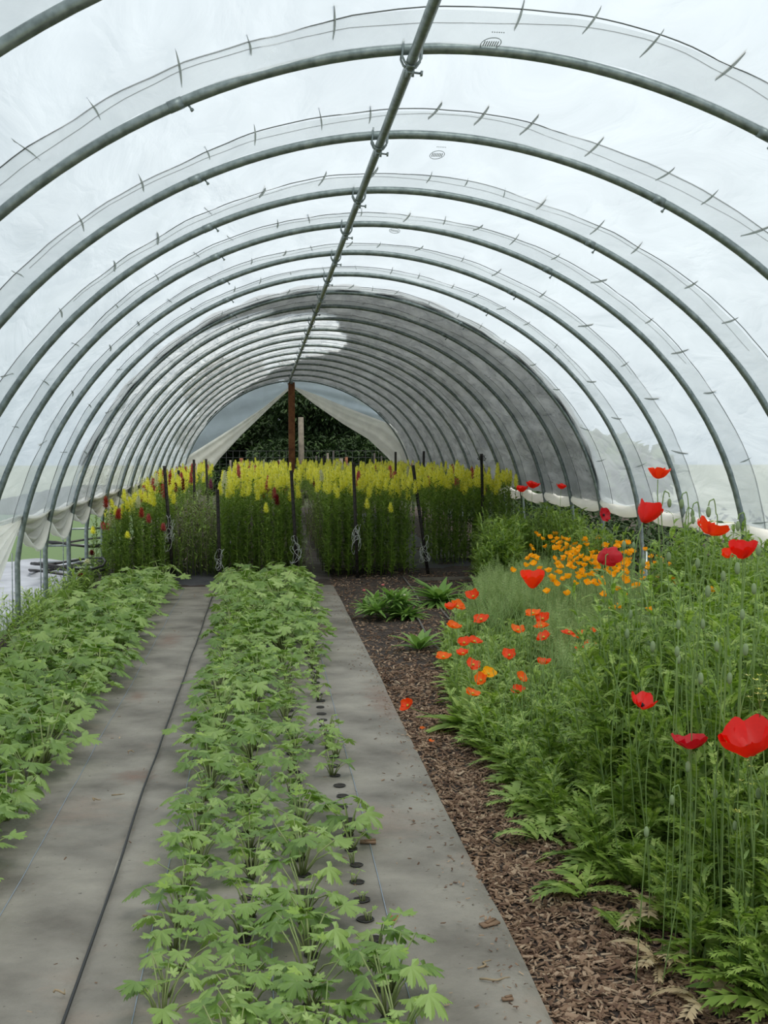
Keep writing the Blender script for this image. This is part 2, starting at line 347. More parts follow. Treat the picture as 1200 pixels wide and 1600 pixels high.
def mreg():
    y = 2.4+(11.5)*random.random()**2.0; x = U(.66, xedge(y)+.15)
    if y > 8 and random.random() < .5: return None
    return (x, y)
chips(26000, mreg, M['chip'], 'bark_mulch', 'loose brown shredded bark mulch along the edge of the weed fabric', 'mulch', size=(.008, .034))
def lreg():
    y = 2.5+9.5*random.random()**1.6
    if random.random() < .6: x = .66-abs(random.gauss(0, .07))
    else: x = U(-1.0, .66)
    return (x, y)
chips(900, lreg, M['chip'], 'bark_crumbs', 'scattered bark crumbs on the grey weed fabric', 'debris', size=(.004, .016), z=lambda x, y: fz(x, y)+.012)
# twigs and bits on the fabric
def bits(px, py, kind, label, l=.06, a=0):
    p = gnd(px, py, .02); r = MB()
    if kind == 'twig':
        pts = [(-l/2+l*i/6, .012*math.sin(i*1.1+px), .004*math.sin(i)) for i in range(7)]; r.tube(pts, [.003, .0032, .003, .0028, .0026, .002, .001], 5); mt = M['litter']; nm = 'dry_twig'
    elif kind == 'chip':
        r.box((0, 0, 0), (l, l*.4, .006), Matrix.Rotation(.1, 3, 'X')); r.box((l*.12, l*.1, .005), (l*.7, l*.2, .004), Matrix.Rotation(.3, 3, 'Z')); mt = M['chip']; nm = 'bark_chip'
    o = r.build(nm, mt, T=TR((p.x, p.y, p.z+.004), a), label=label, category='debris'); return o
bits(757, 1508, 'twig', 'curved straw-coloured twig beside the mulch edge, upper of two', .07, .9)
bits(775, 1532, 'twig', 'straight dry twig lying below the curved twig on the weed fabric', .08, .1)
bits(793, 1563, 'chip', 'small dark bark chip near the lower fabric edge', .028, .1)
bits(765, 1445, 'chip', 'flaky brown bark piece beside the fabric edge above the twigs', .06, .5)
bits(575, 1317, 'chip', 'dark bark chip lying across the pale thread right of the seedlings', .055, -.1)
bits(95, 1552, 'twig', 'small pale leaf scrap low on the left fabric', .03, .6)
bits(205, 1175, 'twig', 'pale scrap on the fabric above the brown mud stain', .03, .1)
bits(185, 1243, 'twig', 'little dry twig under the mud stain on the left walkway', .05, .4)
bits(150, 1250, 'twig', 'short straw bit at the left of the walkway twig', .035, .9)

# ------------------------------------------------------------------ polytunnel frame
ORD = ['first', 'second', 'third', 'fourth', 'fifth', 'sixth', 'seventh', 'eighth', 'ninth', 'tenth', 'eleventh', 'twelfth', 'thirteenth', 'fourteenth', 'fifteenth', 'sixteenth', 'seventeenth', 'eighteenth', 'nineteenth']
def clamp_mesh():
    m = MB()
    for dy in (-.022, .022):
        m.tube([(-.034+.0*k, dy, .05-k*.02) for k in range(4)]+[(-.022, dy, -.03), (0, dy, -.042), (.022, dy, -.03)]+[(.034, dy, -.01+k*.02) for k in range(4)], .0045, 6)
    m.box((0, 0, -.042), (.03, .06, .006)); m.tube([(-.01, .0, -.03), (-.01, 0, -.075)], .005, 6); m.tube([(.012, 0, -.03), (.012, 0, -.07)], .005, 6)
    m.tube([(-.02, 0, -.055), (.045, 0, -.055)], .004, 6); m.box((.042, 0, -.055), (.008, .016, .016))
    return m.mesh('clamp', M['steel'])
CL = clamp_mesh()
screw = MB(); screw.tube([(0, 0, 0), (0, 0, -.02)], .004, 6); screw.tube([(0, 0, -.016), (0, 0, -.024)], .007, 6); SCM = screw.mesh('screw', M['steel'])
for i, Y in enumerate(HY):
    r = root('hoop', (0, Y, 0), f'galvanised steel arch, {ORD[i]} from the camera'+(' (at the open end)' if i == 18 else ''), 'hoop', 'steel arches of the tunnel')
    m = MB(); m.tube([(x, 0, z) for x, _, z in hoop_pts(Y)], .0195, 10); m.build('pipe', M['steel'], r)
    c = link('clamp', CL, r, loc=(px_, 0, pz_+.02)); c.rotation_euler = (0, .1, 0)
    if i < 9:
        for t in (-38, 42):
            x, z = prof(t, -.002); sl = MB(); x1, z1 = prof(t-.9); x2, z2 = prof(t+.9)
            sl.tube([(x1, 0, z1), (x2, 0, z2)], .0212, 10); sl.build('sleeve_joint', M['steel'], r)
            x, z = prof(t+1.4, -.018); s = link('screw', SCM, r, loc=(x, 0, z)); s.rotation_euler = (0, math.radians(t), 0)
m = MB(); m.tube([(px_, y, pz_) for y in np.linspace(1.0, 27.4, 40)], .0195, 10)
pr = m.build('ridge_pipe', M['steel'], label='long galvanised ridge pipe clamped under the tops of the arches', category='pipe')
# short ground anchors beside the legs
for i, (sx, k) in enumerate([(-1.80, 5), (-1.80, 6), (-1.81, 7), (3.20, 4), (3.20, 7), (3.2, 6), (3.2, 5)]):
    m = MB(); m.tube([(sx, HY[k]+.03, -.05), (sx, HY[k]+.03, .5 if sx > 0 else .62)], .012 if sx > 0 else .004, 8)
    m.build('anchor_post', M['steel'], label=f'thin steel ground anchor beside the foot of the {ORD[k]} arch, '+('left' if sx < 0 else 'right')+' wall', category='post', group='ground anchors beside the arches')

# ------------------------------------------------------------------ polythene cover
def baysag(Y):
    for a, b in zip([-.5, .8, 2.05]+HY, [.8, 2.05]+HY):
        if a <= Y <= b: return math.sin(PI*(Y-a)/(b-a))
    return 0
TBL = find(.86, -1); TBR = find(.86, 1)
def film_pt(t, Y, off=.026, rough=1.0):
    ed = abs(t)/100
    w = noise.noise(Vector((t*.06, Y*1.1, 1.7)))*.012*rough+noise.noise(Vector((t*.22, Y*2.2+t*.05, 5.7)))*.008*rough*(.4+ed)+(abs(noise.noise(Vector((t*.35+Y*1.5, Y*3.5-t*.1, 9.7))))-.2)*.012*max(0, rough-1)
    x, z = prof(t, off-.018*baysag(Y)+w); return (x, Y, z)
def cover(name, y0, y1, mt, label, t0=TBL, t1=TBR, nt_=150, dy=.1, rough=1.0, off=.026):
    m = MB(); ny = int((y1-y0)/dy)
    m.grid(lambda u, v: film_pt(t0+(t1-t0)*u, y0+(y1-y0)*v, off, rough), nt_, ny)
    return m.build(name, mt, label=label, category='polythene cover')
cf = cover('polythene_cover', -.6, 11.72, M['film'], 'bright milky polythene sheet over the near half of the tunnel', rough=1.7, dy=.07, nt_=200)
cr = cover('polythene_cover', 11.72, 27.3, M['film_rear'], 'crinkled polythene sheet over the far half of the tunnel', dy=.055, rough=2.6, nt_=240)
def child(m, name, mt, par, **k): return m.build(name, mt, par, **k)
# overlap bands, cords and pleats
def cordY(i, t): return HY[i]-.40-.03*math.sin(t*.07+i)
for i in range(0, 19):
    Y = HY[i]; par = cf if i < 8 else cr
    bd = MB(); bd.grid(lambda u, v: film_pt(TBL+(TBR-TBL)*u, Y-.0-.40*v-.0*u, .018, 1), 90, 4)
    if i < 12: child(bd, 'overlap_band', M['band'], par)
    if i < 14:
        cd_ = MB()
        T_ = np.linspace(TBL, TBR, 110); cd_.tube([film_pt(t, cordY(i, t), .022) for t in T_], .0024, 5)
        cd_.build('tie_cord', M['cord'], label=f'thin cord over the polythene just in front of the {ORD[i]} arch', category='cord', group='cords over the polythene')
        if i < 8:
            c2 = MB(); c2.tube([film_pt(t, cordY(i, t)+.12+.05*math.sin(t*.11+i*2), .021) for t in T_[20:95]], .0014, 4)
            c2.build('slack_cord', M['cord'], label=f'finer slack cord between tie cord and {ORD[i]} arch', category='cord', group='slack cords')
pl = MB(); pl2 = MB()
for i in range(0, 15):
    tt = TBL+4
    while tt < TBR-4:
        tt += U(7, 12)
        k = min(1, abs(tt-5)/60)
        y0 = cordY(i, tt)-.12*U(.4, 1.4); y1 = cordY(i, tt)+.22*U(.6, 1.2); dep = .012*(1-.55*k)*U(.5, 1.2); n = 9
        V = []; sk = U(-1.2, 1.2)
        for j in range(n+1):
            q = j/n; y = y0+(y1-y0)*q; t = tt+sk*(q-.5); h = dep*math.sin(PI*q)**.7
            a = film_pt(t, y, .020); b = prof(t, .018-h-.003*1); V += [a, (b[0], y, b[1])]
            a2 = film_pt(t+.22*math.sin(PI*q), y, .014); V.append(a2)
        tgt = pl if i < 8 else pl2
        tgt.add(V, [(3*j, 3*j+1, 3*j+4, 3*j+3) for j in range(n)]+[(3*j+1, 3*j+2, 3*j+5, 3*j+4) for j in range(n)])
child(pl, 'pleat', M['pleat'], cf, label='small dark pinched pleats where the cord crosses', kind='stuff')
child(pl2, 'pleat', M['band'], cr, label='small pale pinched pleats where the cord crosses', kind='stuff')
# printed film stamps
for (px, py, i, t) in [(685, 243, 2, 10), (618, 360, 4, 7), (768, 70, 1, 15), (590, 590, 9, 8)]:
    Yb = 0
    best = None
    for Y in np.arange(3, 20, .02):
        q = at(px, py, Y)
        bt = min((abs(prof(tt/2)[0]-q.x), tt/2) for tt in range(-60, 120)); d = abs(prof(bt[1])[1]-q.z)
        if best is None or d < best[0]: best = (d, Y, bt[1])
    _, Y0, t0 = best
    m = MB(); K = 1.0
    m.tube([film_pt(t0+1.3*K*math.cos(a), Y0+.075*math.sin(a), .014) for a in np.linspace(0, 2*PI, 25)], .0016, 4, caps=False)
    for j in range(7):
        ta = t0-.95+j*.3; m.tube([film_pt(ta, Y0-.03, .014), film_pt(ta+.08, Y0+.03, .014)], .002, 4)
    for j in range(6):
        ta = t0-.8+j*.3; m.tube([film_pt(ta, Y0-.14, .014), film_pt(ta+.15, Y0-.14, .014)], .0018, 4)
    child(m, 'film_stamp', M['stamp'], cf, label='tiny grey oval maker stamp printed on the film')
# bottom edges: rolled up hem on the right, gathered swags on the left
def edge_roll(y0, y1, side, name, label, fn, rad, seg=12, mt=None):
    m = MB(); ys = np.arange(y0, y1, .08); pts = []; rs = []
    for y in ys: pts.append(fn(y)); rs.append(rad*(1+.25*noise.noise(Vector((y*2.2, side, 0)))))
    m.tube(pts, rs, seg)
    V = m.V[0]
    for k in range(len(V)): V[k] += np.array([.012, 0, .008])*noise.noise(Vector((V[k][0]*20, V[k][1]*4, V[k][2]*30)))
    return m.build(name, mt or M['white_film'], label=label, category='polythene hem')
def rfn(y):
    x, z = prof(TBR, .05); return Vector((x-.0, y, z-.03-.05*baysag(y)+.02*math.sin(y*.7)))
edge_roll(-.4, 27.2, 1, 'rolled_hem', 'long white rolled-up polythene hem along the right wall', rfn, .055)
def swag(y0, y1, ztop, sag, label, x=None, side=-1):
    m = MB(); lay = 5
    for l in range(lay):
        def P(u, v):
            Y = y0+(y1-y0)*u; s = math.sin(PI*u); zt = prof(TBL)[1]+.03-.02*s
            zz = zt-(.07+sag*s)*v
            x_ = prof(TBL, .03)[0]-.02+.035*math.sin(v*22+l*1.3+2.2*u)*(.4+.6*s)+.012*l-.05*math.sin(PI*v)
            return (x_, Y, zz-.012*l*v)
        m.grid(P, 18, 22)
    return m.build('gathered_swag', M['white_film'], label=label, category='polythene swag', group='polythene gathered between the left arches')
for a in range(5, 13):
    swag(HY[a], HY[a+1], 0, .16 if a < 7 else .10, f'cream polythene gathered in a swag between the {ORD[a]} and {ORD[a+1]} arches, left wall')
# drape hanging slanted before the fifth-from-front leg
m = MB()
def P(u, v):
    y = HY[5]-(HY[5]-6.9)*u; zt = prof(TBL)[1]+.04-.0*u; wd = .05+.5*u
    return (prof(TBL, .03)[0]+.03*math.sin(v*26+u*3)*(.5+u), y, zt-wd*v-.42*u*v-.12*u*u*v)
m.grid(P, 24, 40); m.build('polythene_drape', M['white_film'], label='cream folded polythene drape tied back to the sixth arch at the left frame edge', category='polythene drape')

# added dark sheet standing in for tree shade, far right and ridge
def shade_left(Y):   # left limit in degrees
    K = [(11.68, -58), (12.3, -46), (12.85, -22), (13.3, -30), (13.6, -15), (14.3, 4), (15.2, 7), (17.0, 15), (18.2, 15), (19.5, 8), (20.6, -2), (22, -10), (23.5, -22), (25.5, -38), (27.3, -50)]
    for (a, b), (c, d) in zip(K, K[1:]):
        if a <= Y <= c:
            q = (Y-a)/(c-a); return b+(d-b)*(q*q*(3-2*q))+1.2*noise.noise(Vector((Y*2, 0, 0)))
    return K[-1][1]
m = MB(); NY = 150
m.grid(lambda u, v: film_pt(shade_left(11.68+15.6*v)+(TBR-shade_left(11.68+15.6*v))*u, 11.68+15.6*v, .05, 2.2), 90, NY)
sh = m.build('tree_shade_layer', M['shade'], label='dark sheet standing in for tree shade over the far half, ridge and right side', category='tree shade stand-in')
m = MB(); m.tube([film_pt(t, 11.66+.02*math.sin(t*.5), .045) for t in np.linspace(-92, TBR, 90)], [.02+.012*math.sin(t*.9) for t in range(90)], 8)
child(m, 'shade_front_edge', M['shade'], sh, label='dark front edge of the sheet standing in for tree shade')
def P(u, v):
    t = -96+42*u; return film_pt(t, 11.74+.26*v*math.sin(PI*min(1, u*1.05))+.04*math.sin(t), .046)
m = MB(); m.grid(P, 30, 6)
olive = film('olive_gap', (.20, .21, .13), .3, .3, wr=.8); child(m, 'shade_layer_strip', olive, sh, label='narrow olive strip of the tree shade stand-in, running down the left side')

# end drapes
EY = 27.4
def interp(P, t):
    t = max(0, min(.9999, t))*(len(P)-1); i = int(t); q = t-i
    return (P[i][0]+(P[i+1][0]-P[i][0])*q, P[i][1]+(P[i+1][1]-P[i][1])*q)
def apx(t): x, z = prof(t, .0); return (x, z)
def pxz(px, py): v = at(px, py, EY); return (v.x, v.z)
def drape(arch, upper, lower, label, sgn):
    r = root('end_drape', (0, EY, 0), label, 'end curtain')
    m = MB(); Up = [pxz(*p) for p in upper]; Lo = [pxz(*p) for p in lower]
    def Q(u, v):
        a = apx(TPUR+(arch-TPUR)*u); b = interp(Up, u); w = .03*math.sin(v*9+u*14)*u
        return (a[0]+(b[0]-a[0])*v, w, a[1]+(b[1]-a[1])*v)
    m.grid(Q, 40, 14); m.build('film_panel', M['end_film'], r, label='bluish clear film panel')
    m = MB()
    def Q2(u, v):
        a = interp(Up, u); b = interp(Lo, u); w = -.05+.05*math.sin(v*16+u*5)*u
        return (a[0]+(b[0]-a[0])*v, w, a[1]+(b[1]-a[1])*v)
    m.grid(Q2, 40, 30); m.grid(lambda u, v: tuple(np.array(Q2(u, v))+np.array((0, -.05*u, 0))), 40, 20); m.build('gathered_edge', M['white_film'], r, label='thick white gathered edge')
drape(-93, [(453, 604), (410, 638), (350, 677), (293, 713), (272, 735), (262, 765)], [(455, 606), (427, 632), (377, 680), (343, 717), (322, 747), (310, 775)], 'left end curtain, bluish film with a white gathered edge, tied back from the ridge', -1)
drape(93, [(458, 604), (495, 617), (550, 640), (610, 663), (636, 690), (650, 750)], [(458, 606), (490, 631), (535, 662), (575, 686), (605, 714), (632, 748)], 'right end curtain, bluish film with a wide white gathered edge, tied back', 1)

# ------------------------------------------------------------------ posts, stakes, twine
def stake(px, ty, Y, bx, label, group='dark stakes among the snapdragons'):
    a = at(px, ty, Y); b = at(bx, 800, Y); m = MB()
    dx = b.x-a.x; d2 = dx*a.z/max(.2, (a.z-b.z)) if b.z < a.z else 0
    bot = Vector((a.x+d2, Y, -.1)); ax = (a-bot)
    m.tube([bot, bot+ax*.5, a], .015, 6); mb2 = MB()
    # T flange and studs
    for q in np.linspace(.12, .98, 18): p = bot+ax*q; m.box((p.x, p.y-.018, p.z), (.012, .012, .014))
    m.box(tuple(bot+ax*.5+Vector((0, -.012, 0))), (.034, .006, ax.length), Matrix.Rotation(math.atan2(ax.x, ax.z), 3, 'Y'))
    return m.build('metal_stake', M['stake'], label=label, category='stake', group=group), bot, a
STK = [(257, 728, 13.55, 263, 'dark stake at the front of the left snapdragon block, tall and wrapped with twine'),
 (340, 765, 13.45, 341, 'dark stake at the left corner of the central snapdragon block'),
 (455, 735, 13.4, 459, 'dark stake at the right corner of the central snapdragon block'),
 (552, 722, 13.45, 555, 'dark stake before the yellow snapdragons right of the central gap'),
 (645, 727, 13.6, 656, 'leaning dark stake at the right corner of the yellow snapdragon block'),
 (752, 709, 15.0, 754, 'dark stake with a tangle of wire on its top, by the dark soil gap'),
 (279, 735, 17.0, 281, 'thin stake behind the tall twine-wrapped one in the left block'),
 (303, 718, 17.5, 304, 'tall thin stake in the left block before the end curtain'),
 (322, 717, 19.5, 326, 'slanting thin stake left of the tunnel opening'),
 (618, 706, 19.5, 618, 'thin stake before the right end curtain'),
 (662, 705, 18.8, 661, 'thin stake right of the right end curtain'),
 (506, 712, 22.0, 507, 'short stake beyond the gap between the snapdragon blocks'),
 (298, 740, 20.5, 298, 'short stake half hidden in the left block flowers')]
SB = []
for px, ty, Y, bx, lb in STK: SB.append(stake(px, ty, Y, bx, lb))
def tangle(c, r, n, label, hh=.25, mt='twine', rad=.0024):
    m = MB()
    for k in range(n):
        a0 = U(0, 6.3); pts = []
        rx, rz, ph, zc = U(.3, 1)*r, U(.3, 1)*hh, U(0, 6), U(-.6, .6)*hh
        for j in range(16):
            a = a0+j*.42; pts.append((c[0]+rx*math.cos(a)+.01*math.sin(3*a), c[1]-.03+.6*r*math.sin(a+ph), c[2]+zc+rz*.5*math.sin(a*1.3+ph)))
        m.tube(pts, rad, 4)
    return m.build('tangled_twine', M[mt], label=label, category='twine')
for (o, b, a), lb, q in [(SB[0], 'loose pale twine around the stake of the left block', .45), (SB[1], 'white knotted twine hanging at the left corner stake of the central block', .25), (SB[2], 'pale netting tangle by the stake on the right corner of the central block', .33), (SB[3], 'pale twine loops on the stake right of the central gap', .35), (SB[4], 'long white twine tangle down the leaning stake', .3), (SB[5], 'bent wire tangle on top of the stake by the soil gap', .97)]:
    c = b+(a-b)*q; tangle(c, .06 if q < .9 else .05, 6 if q < .9 else 5, lb, .22 if q < .9 else .05, 'twine' if q < .9 else 'wire')
# ridge post and grey post
a = at(455.5, 598, 27.1); r = root('ridge_post', (a.x, 27.1, 0), 'rust brown timber post holding up the far end of the ridge pipe', 'post')
m = MB(); m.box((0, 0, a.z/2-.02), (.135, .11, a.z+.06)); m.build('post_body', M['rustwood'], r, smooth=False)
m = MB(); m.tube([(0, -.06, a.z-.03), (0, -.06, a.z+.05)], .03, 8); m.build('bracket', M['steel'], r)
a = at(470, 652, 30.0); m = MB(); m.tube([(a.x, 30, -.1), (a.x+.01, 30, a.z*.6), (a.x, 30, a.z)], [.075, .07, .065], 10)
m.build('timber_post', M['greywood'], label='weathered grey round timber post beyond the opening, right of the ridge post', category='post')
for i, (px, ty, Y, w, mk) in enumerate([(377, 716, 33, .09, 'rustwood'), (389, 722, 33, .05, 'greywood'), (437, 718, 33, .05, 'greywood'), (494, 712, 33.1, .05, 'stake'), (512, 708, 33, .05, 'greywood'), (533, 716, 33, .09, 'greywood'), (541, 714, 33.1, .07, 'rustwood'), (521, 704, 31, .04, 'stake'), (585, 708, 33, .05, 'stake'), (596, 712, 33.1, .04, 'stake'), (360, 719, 33, .05, 'greywood')]):
    a = at(px, ty, Y); m = MB(); m.tube([(a.x, Y, -.1), (a.x, Y, a.z)], w/2*1.1, 8)
    m.build('fence_post', M[mk], label=['reddish fence post left of the ridge post, beyond the opening', 'thin grey fence post beside the reddish one', 'thin grey fence post just left of the ridge post', 'thin dark fence post right of the grey timber post', 'tall thin grey fence post beyond the opening', 'thick grey fence post of the close pair', 'rusty fence post of the close pair', 'slim dark post nearer than the fence', 'thin dark fence post under the right curtain', 'last dark fence post under the right curtain', 'thin grey fence post under the left curtain'][i], category='post', group='posts of the back fence')
m = MB()
for k in range(7): m.tube([(-2.5, 33, .25+k*.17), (5.5, 33, .25+k*.17)], .006, 4)
for k in range(48): x = -2.5+k*.17; m.tube([(x, 33, .2), (x, 33, 1.28)], .004, 4)
m.build('wire_fence', M['wire'], label='square mesh wire fence beyond the open end, before the dark trees', category='fence')

# ------------------------------------------------------------------ plant prototypes
def palmate(R=1.0, lobes=5, droop=.35, fold=.12):
    """divided leaf; stalk joins at the origin, tip along +x"""
    span = math.radians(235); V = [(0, 0, 0)]; out = []; inn = []
    for i in range(lobes):
        c = -span/2+span*(i+.5)/lobes; w = span/lobes/2
        ln = [.74, .93, 1.05, .93, .74][i] if lobes == 5 else 1
        for k, rr_ in ((-1.0, .40), (-.86, .60), (-.78, .80), (-.6, .76), (-.46, .95), (-.26, .88), (-.10, 1.04), (0, .98), (.10, 1.07), (.26, .88), (.46, .95), (.6, .76), (.78, .80), (.86, .60)):
            a = c+w*k; q = rr_*ln if rr_ > .41 else rr_; z = -droop*q*q+(fold*(1-abs(k))*q if rr_ > .41 else -.04)
            out.append((R*q*math.cos(a), R*q*math.sin(a), R*z))
            q2 = q*.5; inn.append((R*q2*math.cos(a), R*q2*math.sin(a), R*(-droop*q2*q2+fold*(1-abs(k))*q2*.8)))
    n = len(out); V += inn+out
    Fl = [(0, 1+k, 2+k) for k in range(n-1)]+[(1+k, 1+n+k, 2+n+k, 2+k) for k in range(n-1)]
    return np.array(V), Fl, [0]*len(Fl)
def seedling(seed, n=11, h=.17, R=.062, young=3):
    random.seed(seed); lf = MB(); st = MB()
    for k in range(n):
        az = k*2.4+U(-.3, .3); inner = k >= n-young; el = U(.6, 1.2) if not inner else U(1.1, 1.4)
        ln = h*U(.65, 1.15)*(1 if not inner else .85)
        e = Vector((math.cos(az)*math.cos(el)*ln, math.sin(az)*math.cos(el)*ln, math.sin(el)*ln))
        md = e*.5+Vector((0, 0, ln*.10)); st.tube([Vector((math.cos(az)*.008, math.sin(az)*.008, 0)), md, e], [.0032, .0026, .002], 5)
        s = R*U(.75, 1.2)*(.55 if inner else 1); tilt = U(.0, .6) if not inner else U(-.6, 0)
        P = palmate(1.0, 5, U(.15, .65), U(.15, .4))
        lf.put(P, Matrix.Translation(e)@Matrix.Rotation(az+U(-.4, .4), 4, 'Z')@Matrix.Rotation(tilt, 4, 'Y')@Matrix.Rotation(U(-.35, .35), 4, 'X')@Matrix.Diagonal((s, s, s, 1)), 1 if inner and k == n-1 else 0)
    return lf, st
SEED = []
for k, (n, h, R) in enumerate([(11, .15, .057), (9, .14, .064), (12, .17, .054), (8, .12, .052), (11, .18, .060), (9, .14, .068), (6, .10, .040), (4, .06, .028), (12, .19, .057)]):
    lf, st = seedling(100+k, n, h, R)
    J = MB(); J.put(lf.proto()); q = st.proto(); J.add(q[0], q[1], 2)
    SEED.append((lf.mesh('foliage', [M['seed'], M['seedyoung']]), st.mesh('leaf_stalks', M['stem']), J.mesh('seedling', [M['seed'], M['seedyoung'], M['stem']]), J.proto()))
random.seed(21)
cands = []
for ri, y in enumerate(rows_c):
    for ci, x in enumerate(CX):
        kind = random.choice([0, 1, 2, 3, 4, 5, 8]); s = U(.85, 1.15)
        if ci == 3 and y < 8.2:
            if 3.55 < y < 4.25 : kind = 7; s = U(.7, 1.1)
            elif 4.45 < y < 5.0: continue
            elif y > 5.0: kind = random.choice([6, 6, 3]); s = U(.8, 1.1)
            if random.random() < .25 and y > 4.3: continue
        elif ci == 2 and 4.6 < y < 7: kind = random.choice([6, 3, 3, 1]); s = U(.75, 1.0)
        elif ci == 2 and random.random() < .1: continue
        if ci == 3 and y > 8.2: kind = random.choice([3, 0, 1])
        if y > 7: s *= 1.0+min(.38, (y-7)*.09)
        if random.random() < .06: continue
        if y < 5.5: s *= .86
        cands.append(('c', ci, x+U(-.02, .02), y+(.04*ci) % .12+U(-.02, .02), kind, s))
for y in rows_l:
    for ci, x in enumerate(LX):
        if random.random() < .1: continue
        if ci == 3 and y > 10.5: continue
        cands.append(('l', ci, x+U(-.03, .03), y+U(-.03, .03), random.choice([0, 1, 2, 3, 4, 5, 8]), U(.9, 1.2)*(1.12 if y < 7 else 1.28)))
cands.sort(key=lambda c: math.hypot(c[2], c[3]))
rest = MB(); cn = 0
COLN = {('c', 0): 'leftmost row', ('c', 1): 'second row', ('c', 2): 'third row', ('c', 3): 'sparse right row',
        ('l', 0): 'row beside the walkway', ('l', 1): 'second row in', ('l', 2): 'third row in', ('l', 3): 'row nearest the wall'}
SIZE = {7: 'tiny sprouting', 6: 'small pale', 3: 'low'}
for b, ci, x, y, k, s in cands:
    z = fz(x, y)+(.012 if b == 'c' else 0); T = TR((x, y, z), U(0, 6.3), s=s)
    bed = 'central bed' if b == 'c' else 'left bed'
    if cn < 300:
        far = 'near end' if y < 4.5 else 'middle stretch' if y < 7.5 else 'far stretch'
        lab = f"{SIZE.get(k, 'leafy green')} seedling, {COLN[(b, ci)]}, {far} of the {bed}"
        grp = f"{SIZE.get(k, 'leafy green')} seedlings, {COLN[(b, ci)]}, {far} of the {bed}"
        if cn < 130:
            r = root('seedling', (0, 0, 0), lab, 'seedling', grp); r.matrix_world = T
            link('foliage', SEED[k][0], r); link('leaf_stalks', SEED[k][1], r)
        else:
            link('seedling', SEED[k][2], T=T, label=lab, category='seedling', group=grp)
        cn += 1
    else: rest.put(SEED[k][3], T)
rest.build('distant_seedlings', [M['seed'], M['seedyoung'], M['stem']], label='crowded leafy seedlings filling the far ends of both beds', category='seedlings', kind='stuff')
# specimen leaf seen flat at the very front
lf = MB(); lf.put(palmate(.085, 5, .12, .06)); p = at(540, 1562, 2.9)
r = root('seedling', (p.x, p.y, .01), 'big flat-leaved seedling at the bottom edge of the central bed', 'seedling')
lf.build('leaf', M['seed'], r, T=None); r.children[0].location = (0, 0, p.z-.01); r.children[0].rotation_euler = (0, .55, 1.5)
st = MB(); st.tube([(0, .02, 0), (0, .01, (p.z)*.5), (0, 0, p.z-.01)], [.004, .003, .002], 5); st.build('leaf_stalks', M['stem'], r)

# --- snapdragons
def lance(l, w, droop=.2, n=3):
    V = []; 
    for j in range(n+1):
        q = j/n; ww = w*math.sin(PI*(q*.9+.08)); V += [(q*l, -ww, -droop*l*q*q), (q*l, ww, -droop*l*q*q)]
    return np.array(V), [(2*j, 2*j+2, 2*j+3, 2*j+1) for j in range(n)], [0]*n
def floret(s):
    m = MB()
    for a, tl, ww in ((-.5, .9, .6), (.5, .9, .6), (0, -.1, .8), (-1.0, -.2, .5), (1.0, -.2, .5)):
        V = [(0, 0, 0), (.5, -.35*ww, tl*.3), (1.0, -.25*ww+a*.3, tl*.9), (1.05, .25*ww+a*.3, tl*.8), (.5, .35*ww, tl*.3)]
        V = [(x*math.cos(a)-y*math.sin(a), x*math.sin(a)+y*math.cos(a), z) for x, y, z in V]
        m.add(np.array(V)*s, [(0, 1, 2, 3, 4)])
    return m.proto()
FLO = floret(.032)
def snap(seed, H=1.08, spike=.16):
    random.seed(seed); f = MB(); b = MB(); lean = (U(-.05, .05), U(-.05, .05))
    ax = lambda z: Vector((lean[0]*(z/H)**2, lean[1]*(z/H)**2, z))
    f.tube([ax(H*q) for q in (0, .25, .5, .75, 1)], [.004, .004, .0035, .003, .0015], 5)
    z = .06; k = 0
    while z < H-spike*.9:
        l = .075*(1-.25*z/H)*U(.8, 1.2); az = k*2.4+U(-.3, .3)
        f.put(lance(l, l*.17, .25), Matrix.Translation(ax(z))@Matrix.Rotation(az, 4, 'Z')@Matrix.Rotation(-U(.2, .9), 4, 'Y'))
        if k % 9 == 4 and z < .8:
            # side shoot
            az2 = U(0, 6.3); sp_ = Vector((math.cos(az2)*.06, math.sin(az2)*.06, .16)); p0 = ax(z); f.tube([p0, p0+sp_*.5+Vector((0, 0, -.02)), p0+sp_], .002, 4)
            for j in range(9): f.put(lance(.04, .005, .2), Matrix.Translation(p0+sp_*(.2+.09*j))@Matrix.Rotation(j*2.4, 4, 'Z')@Matrix.Rotation(-.7, 4, 'Y'))
        z += .0115; k += 1
    n = 26
    for j in range(n):
        q = j/n; zz = H-spike+spike*q*1.0; s = 1.0*(1-.5*q**2)*U(.75, 1.25)
        b.put(FLO, Matrix.Translation(ax(zz))@Matrix.Rotation(j*2.4+U(-.2, .2), 4, 'Z')@Matrix.Rotation(-U(.0, .4)-.5*q, 4, 'Y')@Matrix.Diagonal((s, s, s, 1)))
    for j in range(5): f.ball(tuple(ax(H-.004+.006*j)), .006-.0008*j, 5, 3)
    return f, b
SN = []
for k in range(6): f, b = snap(300+k, 1.03+.025*k, .12+.02*(k % 3)); SN.append((f, b, f.mesh('leafy_stem', M['snap'])))
SNF = {}
def spike_mesh(k, c):
    if (k, c) not in SNF: SNF[(k, c)] = SN[k][1].mesh('flower_spike', M[c])
    return SNF[(k, c)]
SNJ = {}
CN = {'yellow': 'yellow', 'white': 'cream white', 'pink': 'salmon pink', 'darkred': 'dark red', 'red': 'red', 'coral': 'coral red', 'mauve': 'mauve'}
random.seed(5)
